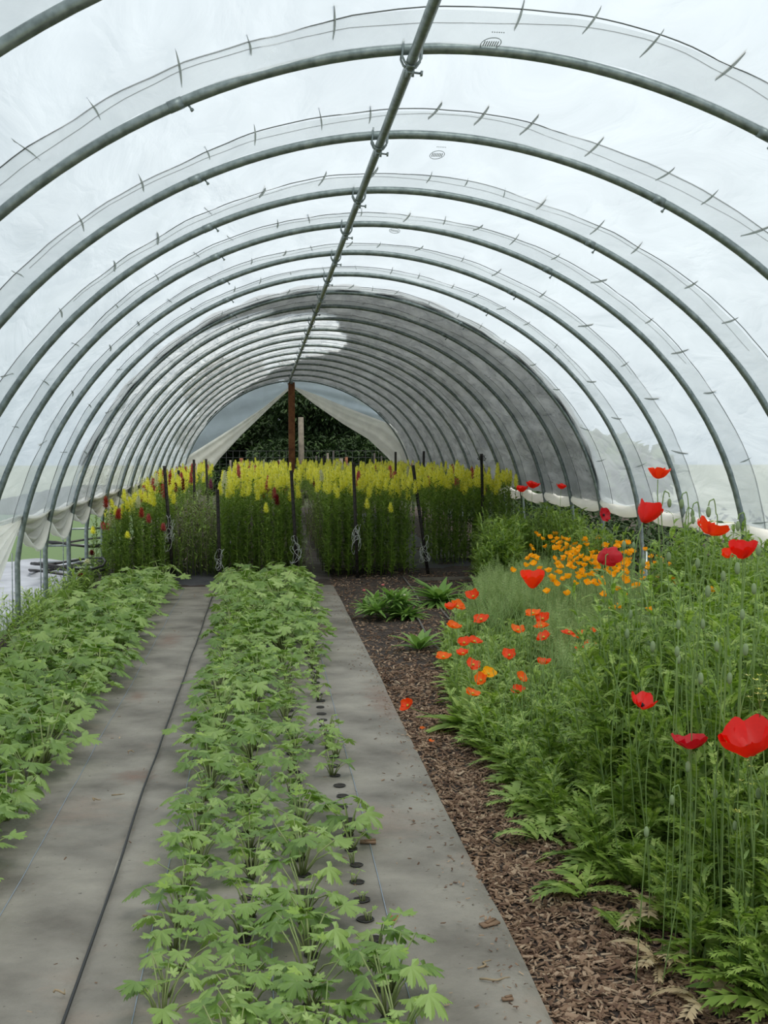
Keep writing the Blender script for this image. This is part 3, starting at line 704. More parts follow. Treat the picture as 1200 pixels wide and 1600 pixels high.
BL = [('left', -1.72, -.98, 13.5, 26.5, dict(yellow=.66, pink=.13, white=.16, coral=.03, darkred=.02)),
      ('central', -.46, .40, 13.55, 26.5, dict(yellow=.84, pink=.06, white=.08, darkred=.02)),
      ('right', .66, 1.62, 13.55, 26.5, dict(yellow=.96, white=.03, pink=.01)),
      ('far right', 1.98, 2.98, 14.9, 26.5, dict(yellow=.93, pink=.05, white=.02))]
sr = []
for nm, x0, x1, y0, y1, pal in BL:
    y = y0; row = 0
    while y < y1:
        near = y-y0 < 1.6
        x = x0+U(0, .05)
        while x < x1:
            c = random.choices(list(pal), list(pal.values()))[0]
            sr.append((nm, x, y+U(-.03, .03), c, y-y0)); x += (.12 if near else .16)*U(.8, 1.2)
        y += .12 if near else .26; row += 1
sr.sort(key=lambda q: q[4]+(0 if q[0] != 'far right' else .2))
srest = MB(); order = ['snap', 'yellow', 'white', 'pink', 'darkred', 'coral', 'mauve']
FT = [(np.array(f.proto()[0]), f.proto()[1]) for f, b, _ in SN]
# short tops for the ones whose stems nothing shows of
SHORT = []
for k in range(3):
    f, b, _ = SN[k]; V, Fl, mi = f.proto(); keep = [fa for fa in Fl if V[fa[0]][2] > .62]; SHORT.append(((V, keep), b.proto()))
def compact(V, Fl):
    idx = sorted({i for f in Fl for i in f}); mp = {a: b for b, a in enumerate(idx)}
    return V[idx], [tuple(mp[i] for i in f) for f in Fl]
SHORT = [(compact(*a), b) for a, b in SHORT]
cnt = 0
for nm, x, y, c, dd in sr:
    k = random.randrange(6); s = U(.86, 1.05)*(1.0 if y < 16 else 1.02)
    if nm == 'left': s *= .97-(.34*max(0, min(1, (-1.15-x)/.55))*(1 if dd < 1.6 else max(.25, 1-(dd-1.6)*.3)))
    edge = dd < .1; T = TR((x, y, 0), U(0, 6.3), U(-.03, .03), U(-.03, .03), s=1, sz=s)
    if cnt < 290:
        lab = f"tall {CN[c]} snapdragon in the {'front edge' if dd < .25 else 'inner rows'} of the {nm} flower block"
        r = root('snapdragon', (0, 0, 0), lab, 'snapdragon', f"{CN[c]} snapdragons, {'front edge' if dd < .25 else 'inner rows'}, {nm} block"); r.matrix_world = T
        link('leafy_stem', SN[k][2], r); link('flower_spike', spike_mesh(k, c), r); cnt += 1
    else:
        (fv, ff), (bv, bf, bm) = SHORT[k % 3]
        A = np.array(T)
        srest.add(fv@A[:3, :3].T+A[:3, 3], ff, 0); srest.add(bv@A[:3, :3].T+A[:3, 3], bf, order.index(c))
srest.build('distant_snapdragons', [M[o] for o in order], label='mass of mostly yellow snapdragons filling the far part of all blocks', category='snapdragons', kind='stuff')
# single odd blooms that stand out
def odd(px, py, Y, c, label, hgt=.16, sc=1.0):
    p = at(px, py, Y); k = 1; H = 1.09
    r = root('snapdragon', (p.x, Y, 0), label, 'snapdragon'); r.scale = (sc, sc, (p.z)/H)
    link('leafy_stem', SN[k][2], r); link('flower_spike', spike_mesh(k, c), r)
odd(166, 772, 13.2, 'coral', 'orange-red snapdragon at the left end of the left block'); odd(185, 793, 13.25, 'coral', 'red snapdragon low beside the orange-red one')
odd(200, 828, 13.1, 'yellow', 'single low yellow snapdragon standing before the left block'); odd(146, 820, 13.2, 'yellow', 'yellow snapdragon at the wall side of the left block')
odd(150, 775, 14.2, 'white', 'cream snapdragon against the left wall'); odd(233, 800, 13.2, 'pink', 'pink snapdragon low in front of the left block')
odd(256, 815, 13.2, 'pink', 'salmon pink snapdragon beside the twine-wrapped stake'); odd(222, 790, 13.1, 'coral', 'rose red snapdragon in the middle of the left block')
odd(268, 742, 17.5, 'mauve', 'mauve flower spike behind the left stakes'); odd(330, 745, 16.5, 'mauve', 'mauve flower spike at the path between left and central blocks')
odd(434, 768, 13.4, 'darkred', 'dark red snapdragon low in the central block'); odd(430, 758, 13.6, 'pink', 'red-pink snapdragon in the central block'); odd(417, 782, 13.3, 'yellow', 'low yellow snapdragon before the central block')
odd(493, 745, 17.5, 'darkred', 'dark red flower spike by the gap right of the ridge post'); odd(502, 742, 17.8, 'darkred', 'second dark red spike by the gap'); odd(498, 760, 16.5, 'white', 'cream spike under the dark red ones')
odd(612, 782, 13.4, 'yellow', 'low yellow snapdragon at the front of the right block'); odd(575, 775, 13.4, 'yellow', 'drooping yellow snapdragon near the stake of the right block')
odd(640, 727, 18.5, 'pink', 'pink spike behind the leaning stake'); odd(676, 735, 18, 'pink', 'pink spike beyond the leaning stake')
odd(144, 858, 12.6, 'darkred', 'dark red bloom by the left wall arches'); odd(127, 895, 12.0, 'darkred', 'low dark red bloom outside the left arches'); odd(137, 872, 12.1, 'white', 'low white bloom outside the left arches')

# --- weeds and dry stems between left and central blocks, edge weeds
def weeds(region, n, h, mats, name, label, cat='weeds', lw=.004, leaf=.05, nl=8):
    m = MB(); k = 0
    while k < n:
        q = region(); k += 1; x, y = q; H = h*U(.5, 1.1); lx, ly = U(-.25, .25)*H, U(-.25, .25)*H; mi = 0 if random.random() < .5 else 1
        ax = lambda q: Vector((x+lx*q*q, y+ly*q*q, H*q)); m.tube([ax(0), ax(.35), ax(.7), ax(1)], [lw*.5, lw*.45, lw*.35, lw*.2], 4, mi)
        for j in range(nl):
            q = .15+.85*j/nl; l = leaf*U(.6, 1.2); m.put(lance(l, l*.14, U(.1, .6)), Matrix.Translation(ax(q))@Matrix.Rotation(U(0, 6.3), 4, 'Z')@Matrix.Rotation(-U(-.2, .9), 4, 'Y'), mi)
    return m.build(name, mats, label=label, category=cat, kind='stuff')
weeds(lambda: (U(-1.0, -.5), U(13.45, 17.5)), 520, .8, [M['drystem'], M['snap']], 'dry_weeds', 'greyish dry weeds filling the gap between left and central blocks', lw=.005, leaf=.06, nl=14)
weeds(lambda: (U(.62, .8), U(13.9, 20)), 200, .85, [M['snap'], M['drystem']], 'gap_weeds', 'dark green weeds leaning over the gap right of the central block')
weeds(lambda: (random.gauss(.40, .05), U(13.4, 14.5)), 26, .6, [M['feather'], M['drystem']], 'netting_weeds', 'pale weeds at the right corner of the central block')
weeds(lambda: (U(-1.85, -1.62), U(8.8, 12.8)), 230, .3, [M['poppyleaf'], M['snap']], 'wall_weeds', 'low green weeds along the foot of the left wall', leaf=.07)
weeds(lambda: (U(-2.3, -1.75), U(8.0, 11.5)), 60, .25, [M['feather'], M['grass']], 'outside_weeds', 'sparse pale weeds outside the left arches', leaf=.06)
weeds(lambda: (U(1.6, 2.6), U(14.2, 14.9)), 20, .25, [M['snap'], M['snap']], 'soil_gap_weeds', 'small dark weeds by the soil gap')
# path sheets between blocks
def sheet(pts, mt, name, label, cat, z=.01, n=14, amp=.03):
    m = MB(); a, b, c, d = [Vector(p) for p in pts]
    def P(u, v):
        p = (a*(1-u)+b*u)*(1-v)+(d*(1-u)+c*u)*v; return (p.x, p.y, z+amp*noise.noise(Vector((p.x*4, p.y*3, 1)))-.07*(1-min(1, v*30)))
    m.grid(P, n, n*3); return m.build(name, mt, label=label, category=cat)
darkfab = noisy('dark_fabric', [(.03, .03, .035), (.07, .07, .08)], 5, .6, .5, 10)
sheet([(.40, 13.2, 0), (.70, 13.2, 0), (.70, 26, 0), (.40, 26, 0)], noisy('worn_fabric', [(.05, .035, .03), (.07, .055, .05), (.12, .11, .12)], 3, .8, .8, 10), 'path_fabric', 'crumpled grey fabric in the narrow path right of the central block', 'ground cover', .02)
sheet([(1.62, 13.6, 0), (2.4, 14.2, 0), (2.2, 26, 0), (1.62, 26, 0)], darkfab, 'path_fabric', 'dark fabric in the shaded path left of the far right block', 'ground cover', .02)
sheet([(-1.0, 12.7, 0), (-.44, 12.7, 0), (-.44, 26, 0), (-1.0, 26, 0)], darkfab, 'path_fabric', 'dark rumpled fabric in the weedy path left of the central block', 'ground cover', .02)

# --- poppy bed foliage
def pinnate(L_=.18, w=.035, n=9, droop=.5, up=.3):
    """deeply cut poppy leaf along +x: a narrow blade with pointed forward lobes"""
    V = []; Fl = []
    def P(q, y, z=0): return (L_*q, y, L_*(up*q-droop*q*q)+z)
    for j in range(n):
        q0 = .10+.84*j/n; q1 = .10+.84*(j+1)/n; dq = q1-q0; m0 = .045*L_*(1.15-q0)+.006; m1 = .045*L_*(1.15-q1)+.006; ww = w*(math.sin(PI*(.12+.80*q0))**.7)*(1 if j % 2 else .8)
        k = len(V); V += [P(q0, -m0, .004), P(q0, m0, .004), P(q1, -m1, .004), P(q1, m1, .004), P(q0, 0, 0), P(q1, 0, 0)]
        Fl += [(k, k+4, k+5, k+2), (k+4, k+1, k+3, k+5)]
        for sg, b0, b1 in ((-1, k, k+2), (1, k+1, k+3)):
            i = len(V); V += [P(q0+dq*1.75, sg*ww, -.012), P(q0+dq*1.05, sg*ww*.62, -.003), P(q0+dq*1.35, sg*ww*.48, .004)]
            Fl += [(b0, i+1, i+2, b1), (i+1, i, i+2)]
            V.append(P(q0+dq*.95, sg*ww*.88, -.008)); Fl.append((b0, i+3, i+1))
    k = len(V); V += [P(0, -.006), P(0, .006), P(.10, .05*L_), P(.10, -.05*L_), P(.94, -.02), P(.94, .02), P(1.03, 0)]; Fl += [(k, k+1, k+2, k+3), (k+4, k+5, k+6)]
    return np.array(V), Fl, [0]*len(Fl)
PIN = [pinnate(1, w, n, d, u) for w, n, d, u in ((.20, 7, .5, .3), (.26, 6, .8, .5), (.15, 8, .3, .2), (.22, 7, .9, .6))]
def clump(seed, H=.6, nst=5, leaf=.15, base=10):
    random.seed(seed); m = MB()
    for k in range(base):
        s = leaf*U(1.0, 1.5); m.put(random.choice(PIN), Matrix.Rotation(U(0, 6.3), 4, 'Z')@Matrix.Rotation(-U(.1, 1.1), 4, 'Y')@Matrix.Rotation(U(-.4, .4), 4, 'X')@Matrix.Diagonal((s, s, s, 1)))
    for k in range(nst):
        a = U(0, 6.3); ld = U(.02, .3)*H; h = H*U(.6, 1.1)
        ax = lambda q: Vector((math.cos(a)*(ld*q+.01), math.sin(a)*(ld*q+.01), h*q))
        m.tube([ax(0), ax(.4), ax(.7), ax(1)], [.004, .0035, .0028, .002], 5, 1)
        nl = int(10+h*20)
        for j in range(nl):
            q = .1+.9*(j+.5)/nl; s = leaf*(1.15-.6*q)*U(.7, 1.2)
            m.put(random.choice(PIN), Matrix.Translation(ax(q))@Matrix.Rotation(j*2.4+a, 4, 'Z')@Matrix.Rotation(-U(.35, 1.2)-.1*q, 4, 'Y')@Matrix.Rotation(U(-.6, .6), 4, 'X')@Matrix.Diagonal((s, s, s, 1)))
    return m.proto()
TALL = [clump(500+k, .74, 6, .125, 10) for k in range(5)]; MID = [clump(520+k, .46, 6, .115, 12) for k in range(4)]; LOW = [clump(540+k, .22, 3, .12, 14) for k in range(3)]
random.seed(77)
big = MB(); nb = 0
def hfun(x, y):
    d = x-xedge(y); return d
y = 2.9
while y < 8.6:
    x = xedge(y)+.06
    while x < 3.05:
        px_lim = (x/y) < .47   # beyond the frame on the right nothing shows
        if px_lim:
            d = x-xedge(y); a = TR((x+U(-.04, .04), y+U(-.05, .05), soilz(x, y)), U(0, 6.3), s=U(.85, 1.15))
            if y > 6.3 and x < 2.6: pr_ = None       # the iceland and golden poppies stand here
            elif d < .10: pr_ = random.choice(LOW)
            elif d < .27: pr_ = random.choice(MID)
            else: pr_ = random.choice(TALL)
            if y > 5.0 and x < 2.3 and pr_ is not None: pr_ = random.choice(LOW) if d < .85 else random.choice(LOW+MID); a = a@Matrix.Diagonal((1, 1, .8, 1))
            if pr_ is not None: big.put(pr_, a); nb += 1
        x += .135*U(.85, 1.2)
    y += .15
big.build('poppy_foliage', [M['poppyleaf'], M['hairstem']], label='dense ferny green poppy foliage filling the right-hand bed', category='foliage', kind='stuff')
# paler foliage below the orange poppies
pale = MB(); random.seed(78)
for k in range(230):
    y = U(5.2, 9.2); x = xedge(y)+U(-.02, .8)
    pale.put(random.choice(LOW), TR((x, y, soilz(x, y)), U(0, 6.3), s=U(.5, .85)))
for k in range(520):
    y = U(5.2, 9.2); x = xedge(y)+U(0, .8); h = U(.15, .42); a = U(0, 6.3); l = U(.02, .16)
    pale.tube([(x, y, 0), (x+l*.3*math.cos(a), y+l*.3*math.sin(a), h*.5), (x+l*math.cos(a), y+l*math.sin(a), h)], [.0022, .0018, .0014], 4, 1)
pale.build('pale_poppy_foliage', [M['paleleaf'], M['hairstem']], label='pale green poppy leaves and wiry stems under the orange flowers', category='foliage', kind='stuff')
# feathery foliage
fe = MB(); random.seed(79)
def feather_leaf():
    m = MB()
    for k in range(9):
        q = .25+.75*k/9
        for s_ in (-1, 1):
            a = Vector((q, 0, .1*q)); b = a+Vector((.12, s_*.2*(1.1-q), .03+U(-.04, .04))); m.add([tuple(a), tuple(a+Vector((.03, 0, 0))), tuple(b)], [(0, 1, 2)])
            c = a+Vector((.02, s_*.16*(1.1-q), .08)); m.add([tuple(a), tuple(a+Vector((.03, 0, .01))), tuple(c)], [(0, 1, 2)])
    m.add([(0, -.008, 0), (0, .008, 0), (1, .003, .1), (1, -.003, .1)], [(0, 1, 2, 3)]); return m.proto()
FLF = [feather_leaf() for _ in range(3)]
def fclump():
    m = MB()
    for k in range(34):
        s = U(.10, .2); m.put(random.choice(FLF), Matrix.Translation((U(-.05, .05), U(-.05, .05), U(0, .17)))@Matrix.Rotation(U(0, 6.3), 4, 'Z')@Matrix.Rotation(-U(.1, 1.3), 4, 'Y')@Matrix.Diagonal((s, s, s, 1)))
    return m.proto()
FC = [fclump() for _ in range(4)]
k = 0
while k < 640:
    y = U(6.2, 13.2); x = U(xedge(y)+.1, 3.0)
    if y < 8.8 and x < xedge(y)+.6: continue
    fe.put(random.choice(FC), TR((x, y, 0), U(0, 6.3), s=U(.9, 1.35))); k += 1
fe.build('feathery_foliage', M['feather'], label='grey-green feathery foliage under the golden poppies', category='foliage', kind='stuff')
# tall bushy green at the far left edge and back of the bed
tb = MB(); random.seed(80)
for k in range(95):
    y = U(11.6, 13.6); x = xedge(y)+U(-.05, .85) if y > 12.2 else xedge(y)+U(0, .25)
    tb.put(random.choice(MID), TR((x, y, 0), U(0, 6.3), s=U(1.0, 1.5)*(.72 if x < xedge(y)+.1 else 1)))
for k in range(40):
    y = U(10.5, 13.4); x = U(2.75, 3.05); tb.put(random.choice(TALL), TR((x, y, 0), U(0, 6.3), s=U(.8, 1.05)))
tb.build('bushy_foliage', [M['poppyleaf'], M['hairstem']], label='bushy dark green foliage at the far edge of the poppy bed, before the snapdragons', category='foliage', kind='stuff')

# --- flowers
def petal(w=1.0, cup=.9, ruf=.12, seed=0, n=14, tube=.0):
    """petal from the origin outwards along +x, cup = how far it curls up"""
    m = MB()
    def P(u, v):
        r = v; a = (u-.5)*w*1.9*(.35+.65*math.sin(PI*min(1, .15+v*.5)))
        ed = v**2; rag = ruf*ed*math.sin(u*8+seed)+ruf*.45*ed*math.sin(u*19+seed*2)
        rho = math.sin(min(1.5, r*1.35)*1.0*(1-cup*.35)); z = cup*(r**1.6)*(.75)+rag*.6
        z += .10*v*math.sin(u*9+seed*1.7)*math.sin(v*6+seed); rho *= (1-.22*(abs(u-.5)*2)**2.5*v)*(1+.10*v*math.sin(u*7+seed*2.3))
        return (rho*math.cos(a), rho*math.sin(a), z)
    m.grid(lambda u, v: P(u, v), n, 7); return m
PET = {}
def petalmesh(c, w, cup, ruf, sd):
    k = (c, w, cup, ruf, sd)
    if k not in PET: PET[k] = petal(w, cup, ruf, sd).mesh('petal', M[c])
    return PET[k]
def centre_mesh(c):
    m = MB(); m.ball((0, 0, .16), .13, 8, 5)
    for k in range(22): a = k*.9; m.tube([(0, 0, .02), (.16*math.cos(a), .16*math.sin(a), .16+.03*math.sin(k))], .012, 4); m.ball((.17*math.cos(a), .17*math.sin(a), .17+.03*math.sin(k)), .022, 4, 3)
    return m.mesh('flower_centre', M[c])
CEN = {'centre': centre_mesh('centre'), 'ycentre': centre_mesh('ycentre')}
def poppy(name, p, R, c, cup, label, tilt=(0, 0), np_=4, foot=None, cat='poppy', group=None, cen='centre', ruf=.12, hair=True, stem='hairstem', spin=0, stemr=.0017):
    p = Vector(p); foot = Vector(foot) if foot else Vector((p.x+U(-.06, .08), p.y+U(-.03, .12), 0))
    r = root(name, foot, label, cat, group)
    loc = p-foot; R3 = Matrix.Rotation(tilt[1], 4, 'Z')@Matrix.Rotation(tilt[0], 4, 'Y')
    for k in range(np_):
        inner = k >= np_/2 and np_ == 4
        o = link('petal', petalmesh(c, 1.15 if np_ == 4 else .8, cup+(.12 if inner else 0), ruf, k*2), r)
        o.matrix_local = Matrix.Translation(loc)@R3@Matrix.Rotation(spin+(k % 2)*PI+(PI/2 if inner else 0) if np_ == 4 else spin+k*2*PI/np_, 4, 'Z')@Matrix.Diagonal((R*(.92 if inner else 1),)*3+(1,))
    o = link('flower_centre', CEN[cen], r); o.matrix_local = Matrix.Translation(loc)@R3@Matrix.Diagonal((R, R, R, 1))
    m = MB(); ax = R3@Vector((0, 0, -1)); a = loc+ax*R*.05; mid = a+ax*min(.12, a.length*.3); b = Vector((loc.x*.35+U(-.07, .07), loc.y*.35+U(-.07, .07), loc.z*.5))
    pts = []
    for j in range(11):
        q = j/10; pts.append(a*(1-q)**3+3*mid*q*(1-q)**2+3*b*q*q*(1-q)+Vector((0, 0, 0))*q**3)
    m.tube(pts, stemr, 5)
    if hair:
        for j in range(40):
            q = random.random(); i = min(9, int(q*10)); pp = pts[i].lerp(pts[i+1], q*10-i); a_ = U(0, 6.3); e = pp+Vector((math.cos(a_), math.sin(a_), U(-.3, .3)))*.006; m.add([tuple(pp), tuple(pp+Vector((0, 0, .0008))), tuple(e)], [(0, 1, 2)])
    m.build('flower_stem', M[stem], r); return r
random.seed(31)
RED = [ # px, py, Y, radius px, material, cup, tilt, az, label
 (1172, 1162, 3.05, 58, 'red', .85, .22, 3.9, 'large wide-open red poppy at the right frame edge, lowest of the big ones'),
 (1078, 1162, 3.15, 35, 'crimson', .62, .05, 1.0, 'dark crimson poppy seen side-on, left of the largest red poppy'),
 (1001, 1098, 3.3, 27, 'red', .7, .35, -.8, 'small ragged red poppy above and left of the crimson one'),
 (1161, 862, 3.3, 29, 'red', 1.0, .3, -1.9, 'red poppy against the white rolled hem at the right'),
 (1108, 828, 3.5, 31, 'scarlet', .6, .5, .3, 'flat scarlet poppy left of the red one at the hem'),
 (1005, 803, 3.9, 30, 'red', 1.15, .7, .6, 'tilted red poppy with one raised petal, above the golden patch'),
 (1028, 741, 4.5, 20, 'scarlet', .95, .08, 0, 'highest scarlet poppy, before the white film'),
 (832, 908, 4.6, 27, 'scarlet', 1.1, .25, -1.6, 'cupped scarlet poppy standing alone left of the golden patch'),
 (950, 862, 4.4, 20, 'crimson', .55, 2.0, 1.0, 'drooping dark red poppy among the golden flowers'),
 (832, 759, 11.5, 12, 'red', .9, .2, -1, 'tiny red poppy before the yellow snapdragons, right one of a pair'),
 (816, 765, 11.5, 11, 'red', .9, .2, -2, 'tiny red poppy before the yellow snapdragons, left one of a pair'),
 (877, 761, 11.0, 9, 'red', .9, .2, -1, 'tiny red poppy by the foot of a far arch'),
 (942, 803, 9.6, 13, 'crimson', .5, 1.1, -1, 'small drooping crimson poppy at the hem beside an arch leg'),
 (1140, 866, 3.8, 15, 'scarlet', .9, .5, -2, 'half hidden scarlet poppy under the red one at the hem')]
for px, py, Y, rp_, c, cup, tl, az, lb in RED:
    p = at(px, py, Y); R = rp_/F*Y*(1.12); z0 = .3
    poppy('red_poppy', (p.x, p.y, p.z-R*cup*.35), R, c, cup, lb, (tl, az), 4, spin=U(0, 3), foot=(p.x+U(.0, .12), p.y+U(0, .2), 0), cat='poppy', ruf=.13 if 'ragged' not in lb else .28)
ICE = [(740, 933, 8.4, 'redorange'), (705, 952, 8.0, 'redorange'), (714, 949, 8.1, 'orange'), (708, 981, 7.3, 'orange'), (752, 969, 7.5, 'redorange'), (725, 1006, 6.8, 'redorange'), (741, 1004, 6.9, 'redorange'), (724, 1023, 6.6, 'redorange'), (739, 1040, 6.4, 'redorange'), (796, 1025, 6.5, 'redorange'),
 (809, 986, 6.9, 'orange'), (833, 960, 7.4, 'orange'), (848, 968, 7.4, 'redorange'), (846, 980, 7.3, 'orange'), (850, 997, 7.0, 'redorange'), (693, 1028, 6.5, 'orange'), (738, 1085, 5.9, 'orange'), (763, 1054, 6.1, 'gold'), (752, 1064, 6.05, 'orange'), (813, 1061, 6.1, 'orange'), (810, 1082, 5.9, 'redorange'), (638, 1103, 6.0, 'redorange'),
 (889, 990, 7.0, 'redorange'), (922, 990, 7.1, 'orange'), (908, 1016, 6.8, 'redorange'), (850, 1038, 6.3, 'redorange'), (902, 995, 7.2, 'orange'), (925, 1010, 6.9, 'orange')]
icel = ['nearest the fabric path'] 
for i, (px, py, Y, c) in enumerate(ICE):
    p = at(px, py, Y); cn_ = {'redorange': 'red-orange', 'orange': 'bright orange', 'gold': 'golden orange'}[c]
    lone = (px == 638); fx = (p.x+.28, p.y+.1, 0) if lone else (p.x+U(.0, .12), p.y+U(-.05, .15), 0)
    where = 'lying over the mulch next to the fabric, all by itself' if lone else 'in the upper left of the orange patch' if px < 760 and py < 990 else 'in the lower left of the orange patch' if px < 780 else 'in the middle of the orange patch' if px < 870 else 'half hidden at the right of the orange patch'
    poppy('iceland_poppy', tuple(p), 13.5/F*Y*1.05, c, U(.35, .75), f'{cn_} poppy {where}', (U(.15, .8) if not lone else 1.0, U(-2.6, -.6)), 4, foot=fx, cat='poppy', group=None if lone else f'{cn_} poppies {where}', cen='ycentre', spin=U(0, 3), hair=False, stemr=.0017)
random.seed(41)
# golden poppies
GP = petal(1.15, 1.0, .05, 1, 5)
gm = MB()
for k in range(4): gm.put(GP.proto(), Matrix.Rotation(k*PI/2, 4, 'Z'))
GM = {c: gm.mesh('blossom', M[c]) for c in ('gold',)}
gs = MB(); gs.tube([(0, 0, 0), (.01, .01, -.12), (.0, .03, -.32)], .0015, 4); GS = gs.mesh('flower_stem', M['hairstem'])
k = 0; spots = []
while k < 200:
    y = random.choice([U(7.8, 12.6), U(8.6, 12)]); 
    px = random.gauss(905, 55) if random.random() < .7 else U(930, 1080); z = U(.46, .60)
    py = 698+(HC-z)/y*F
    if px < 815 or px > 1100: continue
    if px > 1000 and py < 870: continue
    p = at(px, py, y); 
    if p.x > 3.0: continue
    k += 1
    spots.append((p, None))
for px, py, y in [(800, 893, 9.0), (887, 930, 8.0), (862, 903, 8.4), (905, 905, 8.4), (966, 950, 7.4), (972, 930, 7.6), (978, 910, 8.0), (940, 915, 8.2), (958, 953, 7.2), (1015, 955, 7.4), (1150, 922, 6.8), (1175, 930, 6.8), (1110, 925, 7), (945, 932, 7.6), (1008, 800+60, 10)]: spots.append((at(px, py, y), 1))
for p, fl in spots:
    r = root('golden_poppy', tuple(p), 'golden yellow-orange poppy standing in front of the golden patch' if fl else 'small golden-orange poppy in the thick of the golden patch', 'poppy', 'golden poppies standing apart' if fl else 'golden poppies in the thick patch', U(0, 6))
    b = link('blossom', GM['gold'], r); b.rotation_euler = (U(-.7, .7), U(-.7, .7), U(0, 6)); s = U(.027, .036); b.scale = (s, s, s); link('flower_stem', GS, r)
# nodding buds
BUDP = MB(); BUDP.ball((0, 0, 0), 1, 8, 6, sc=(.55, .55, 1)); BUD = BUDP.mesh('bud_head', M['bud'])
def smooth(P, n=5):
    P = [P[0]]+list(P)+[P[-1]]; out = []
    for i in range(1, len(P)-2):
        for j in range(n):
            t = j/n; a, b, c, d = P[i-1:i+3]; out.append(.5*((2*b)+(c-a)*t+(2*a-5*b+4*c-d)*t*t+(3*b-3*c+d-a)*t**3))
    return out+[P[-2]]
def bud(px, py, Y, nod, label, group=None):
    p = at(px, py, Y); f = Vector((p.x+U(-.02, .04), p.y+U(0, .12), 0)); r = root('poppy_bud', f, label, 'poppy bud', group); l = p-f
    m = MB(); s = random.choice((-1, 1))*.011
    if nod:
        top = l+Vector((s*1.0, 0, .035)); pts = [Vector((0, 0, 0)), Vector((l.x*.5+U(-.05, .05), l.y*.5, l.z*.5)), l+Vector((2*s, 0, -.08)), l+Vector((2*s, 0, .0)), top+Vector((s*.5, 0, .0)), top, top+Vector((-s*.7, 0, -.004)), l+Vector((0, 0, .018))]
    else: pts = [Vector((0, 0, 0)), l*.5, l+Vector((0, 0, -.015))]
    pts = smooth(pts); m.tube(pts, .0017, 5)
    for j in range(30):
        i = random.randrange(len(pts)-1); pp = pts[i].lerp(pts[i+1], random.random()); a_ = U(0, 6.3); e = pp+Vector((math.cos(a_), math.sin(a_), 0))*.006; m.add([tuple(pp), tuple(pp+Vector((0, 0, .0008))), tuple(e)], [(0, 1, 2)])
    m.build('bud_stem', M['hairstem'], r); b = link('bud_head', BUD, r, loc=l); q = U(.011, .015); b.scale = (q, q, q*1.15)
random.seed(51)
BU = [(1046, 786, 3.9), (1065, 787, 4.0), (1083, 812, 3.7), (1082, 803, 3.9), (1153, 822, 3.4), (1107, 800, 3.6), (990, 852, 4.4), (975, 852, 4.5), (1106, 924, 3.3), (1152, 888, 3.2), (1165, 1015, 2.9), (1058, 1018, 3.2), (1060, 976, 3.3), (1075, 1198, 2.7), (1098, 975, 3.3), (1160, 960, 3.1), (1178, 920, 3.1), (1118, 1240, 2.6), (1010, 1300, 2.7), (1148, 1290, 2.4), (1060, 1030, 3.3), (1005, 880, 4.2), (1045, 870, 4), (1130, 900, 3.5), (1090, 880, 3.8), (1140, 1060, 3), (1020, 1010, 3.5), (980, 990, 3.8), (1095, 1060, 3.0), (1185, 1240, 2.4), (1050, 1250, 2.7), (1120, 1010, 3.1), (985, 960, 4.2), (1185, 860, 3.6)]
for i, (px, py, Y) in enumerate(BU):
    Y = max(Y, 3.05+.1*(i % 3))
    w = 'against the white film' if py < 830 else 'over the upper foliage' if py < 940 else 'in the middle of the right-hand foliage' if py < 1100 else 'low in the right-hand foliage'
    bud(px, py, Y, random.random() < .75, f'hairy green poppy bud {w}', f'poppy buds {w}')
# bare upright stems and thin stalks above the foliage
m = MB()
for k in range(80):
    y = U(3.2, 6.3); x = U(xedge(y)+.3, min(3.0, y*.46)); h = U(.6, .98); a = U(0, 6.3); l = U(.0, .12)
    if x < xedge(y)+.5: h *= .7
    m.tube([(x, y, .2), (x+l*.4*math.cos(a), y+l*.4*math.sin(a), h*.6), (x+l*math.cos(a), y+l*math.sin(a), h)], [.0024, .002, .0014], 4)
m.build('wiry_stems', M['hairstem'], label='wiry upright stems rising out of the poppy foliage', category='stems', kind='stuff')

# --- leafy plants on the mulch
def rosette(seed, n, l, w, mt, up=(.3, 1.1), dr=.5):
    random.seed(seed); m = MB()
    for k in range(n):
        L_ = l*U(.7, 1.15); V = []
        for j in range(7):
            q = j/6; ww = w*L_/l*math.sin(PI*(q**.8*.93+.03)); zz = L_*(.0-dr*q*q); V += [(L_*q, -ww, zz+ww*.35), (L_*q, 0, zz), (L_*q, ww, zz+ww*.35)]
        Fl = [(3*j+i, 3*j+3+i, 3*j+4+i, 3*j+1+i) for j in range(6) for i in range(2)]
        T = Matrix.Rotation(k*2.4, 4, 'Z')@Matrix.Rotation(-U(*up), 4, 'Y')@Matrix.Translation((.008, 0, 0)); m.put((np.array(V), Fl, [0]*len(Fl)), T)
    return m
def rplace(px, py, m, mt, name, label, cat='plant', heads=None):
    p = gnd(px, py); r = root(name, (p.x, p.y, soilz(p.x, p.y)), label, cat); m.build('foliage', mt, r)
    if heads:
        for hx, hy, hz, c in heads:
            h = MB(); h.tube([(hx*.3, hy*.3, 0), (hx, hy, hz)], .002, 4); h.build('flower_stem', M['hairstem'], r)
            h = MB(); h.ball((hx, hy, hz), .014, 8, 4, sc=(1, 1, .6)); h.build('flower_head', M[c], r)
a = MB()
for k in range(16):
    q = rosette(600+k, 18, .14, .02, None, (.3, 1.4), .6).proto(); a.put(q, TR((U(-.2, .2), U(-.16, .16), U(0, .15)), U(0, 6)))
rplace(604, 968, a, M['broad'], 'leafy_clump', 'low bushy green plant on the mulch beside the end of the central bed', heads=[(-.18, 0, .24, 'pink'), (-.02, .1, .27, 'pink'), (.14, -.02, .2, 'white')])
rplace(687, 948, rosette(620, 60, .27, .034, None, (.5, 1.45), .75), M['broad'], 'broad_leaf_plant', 'upright broad-leaved green plant on the soil, right of the low bushy one')
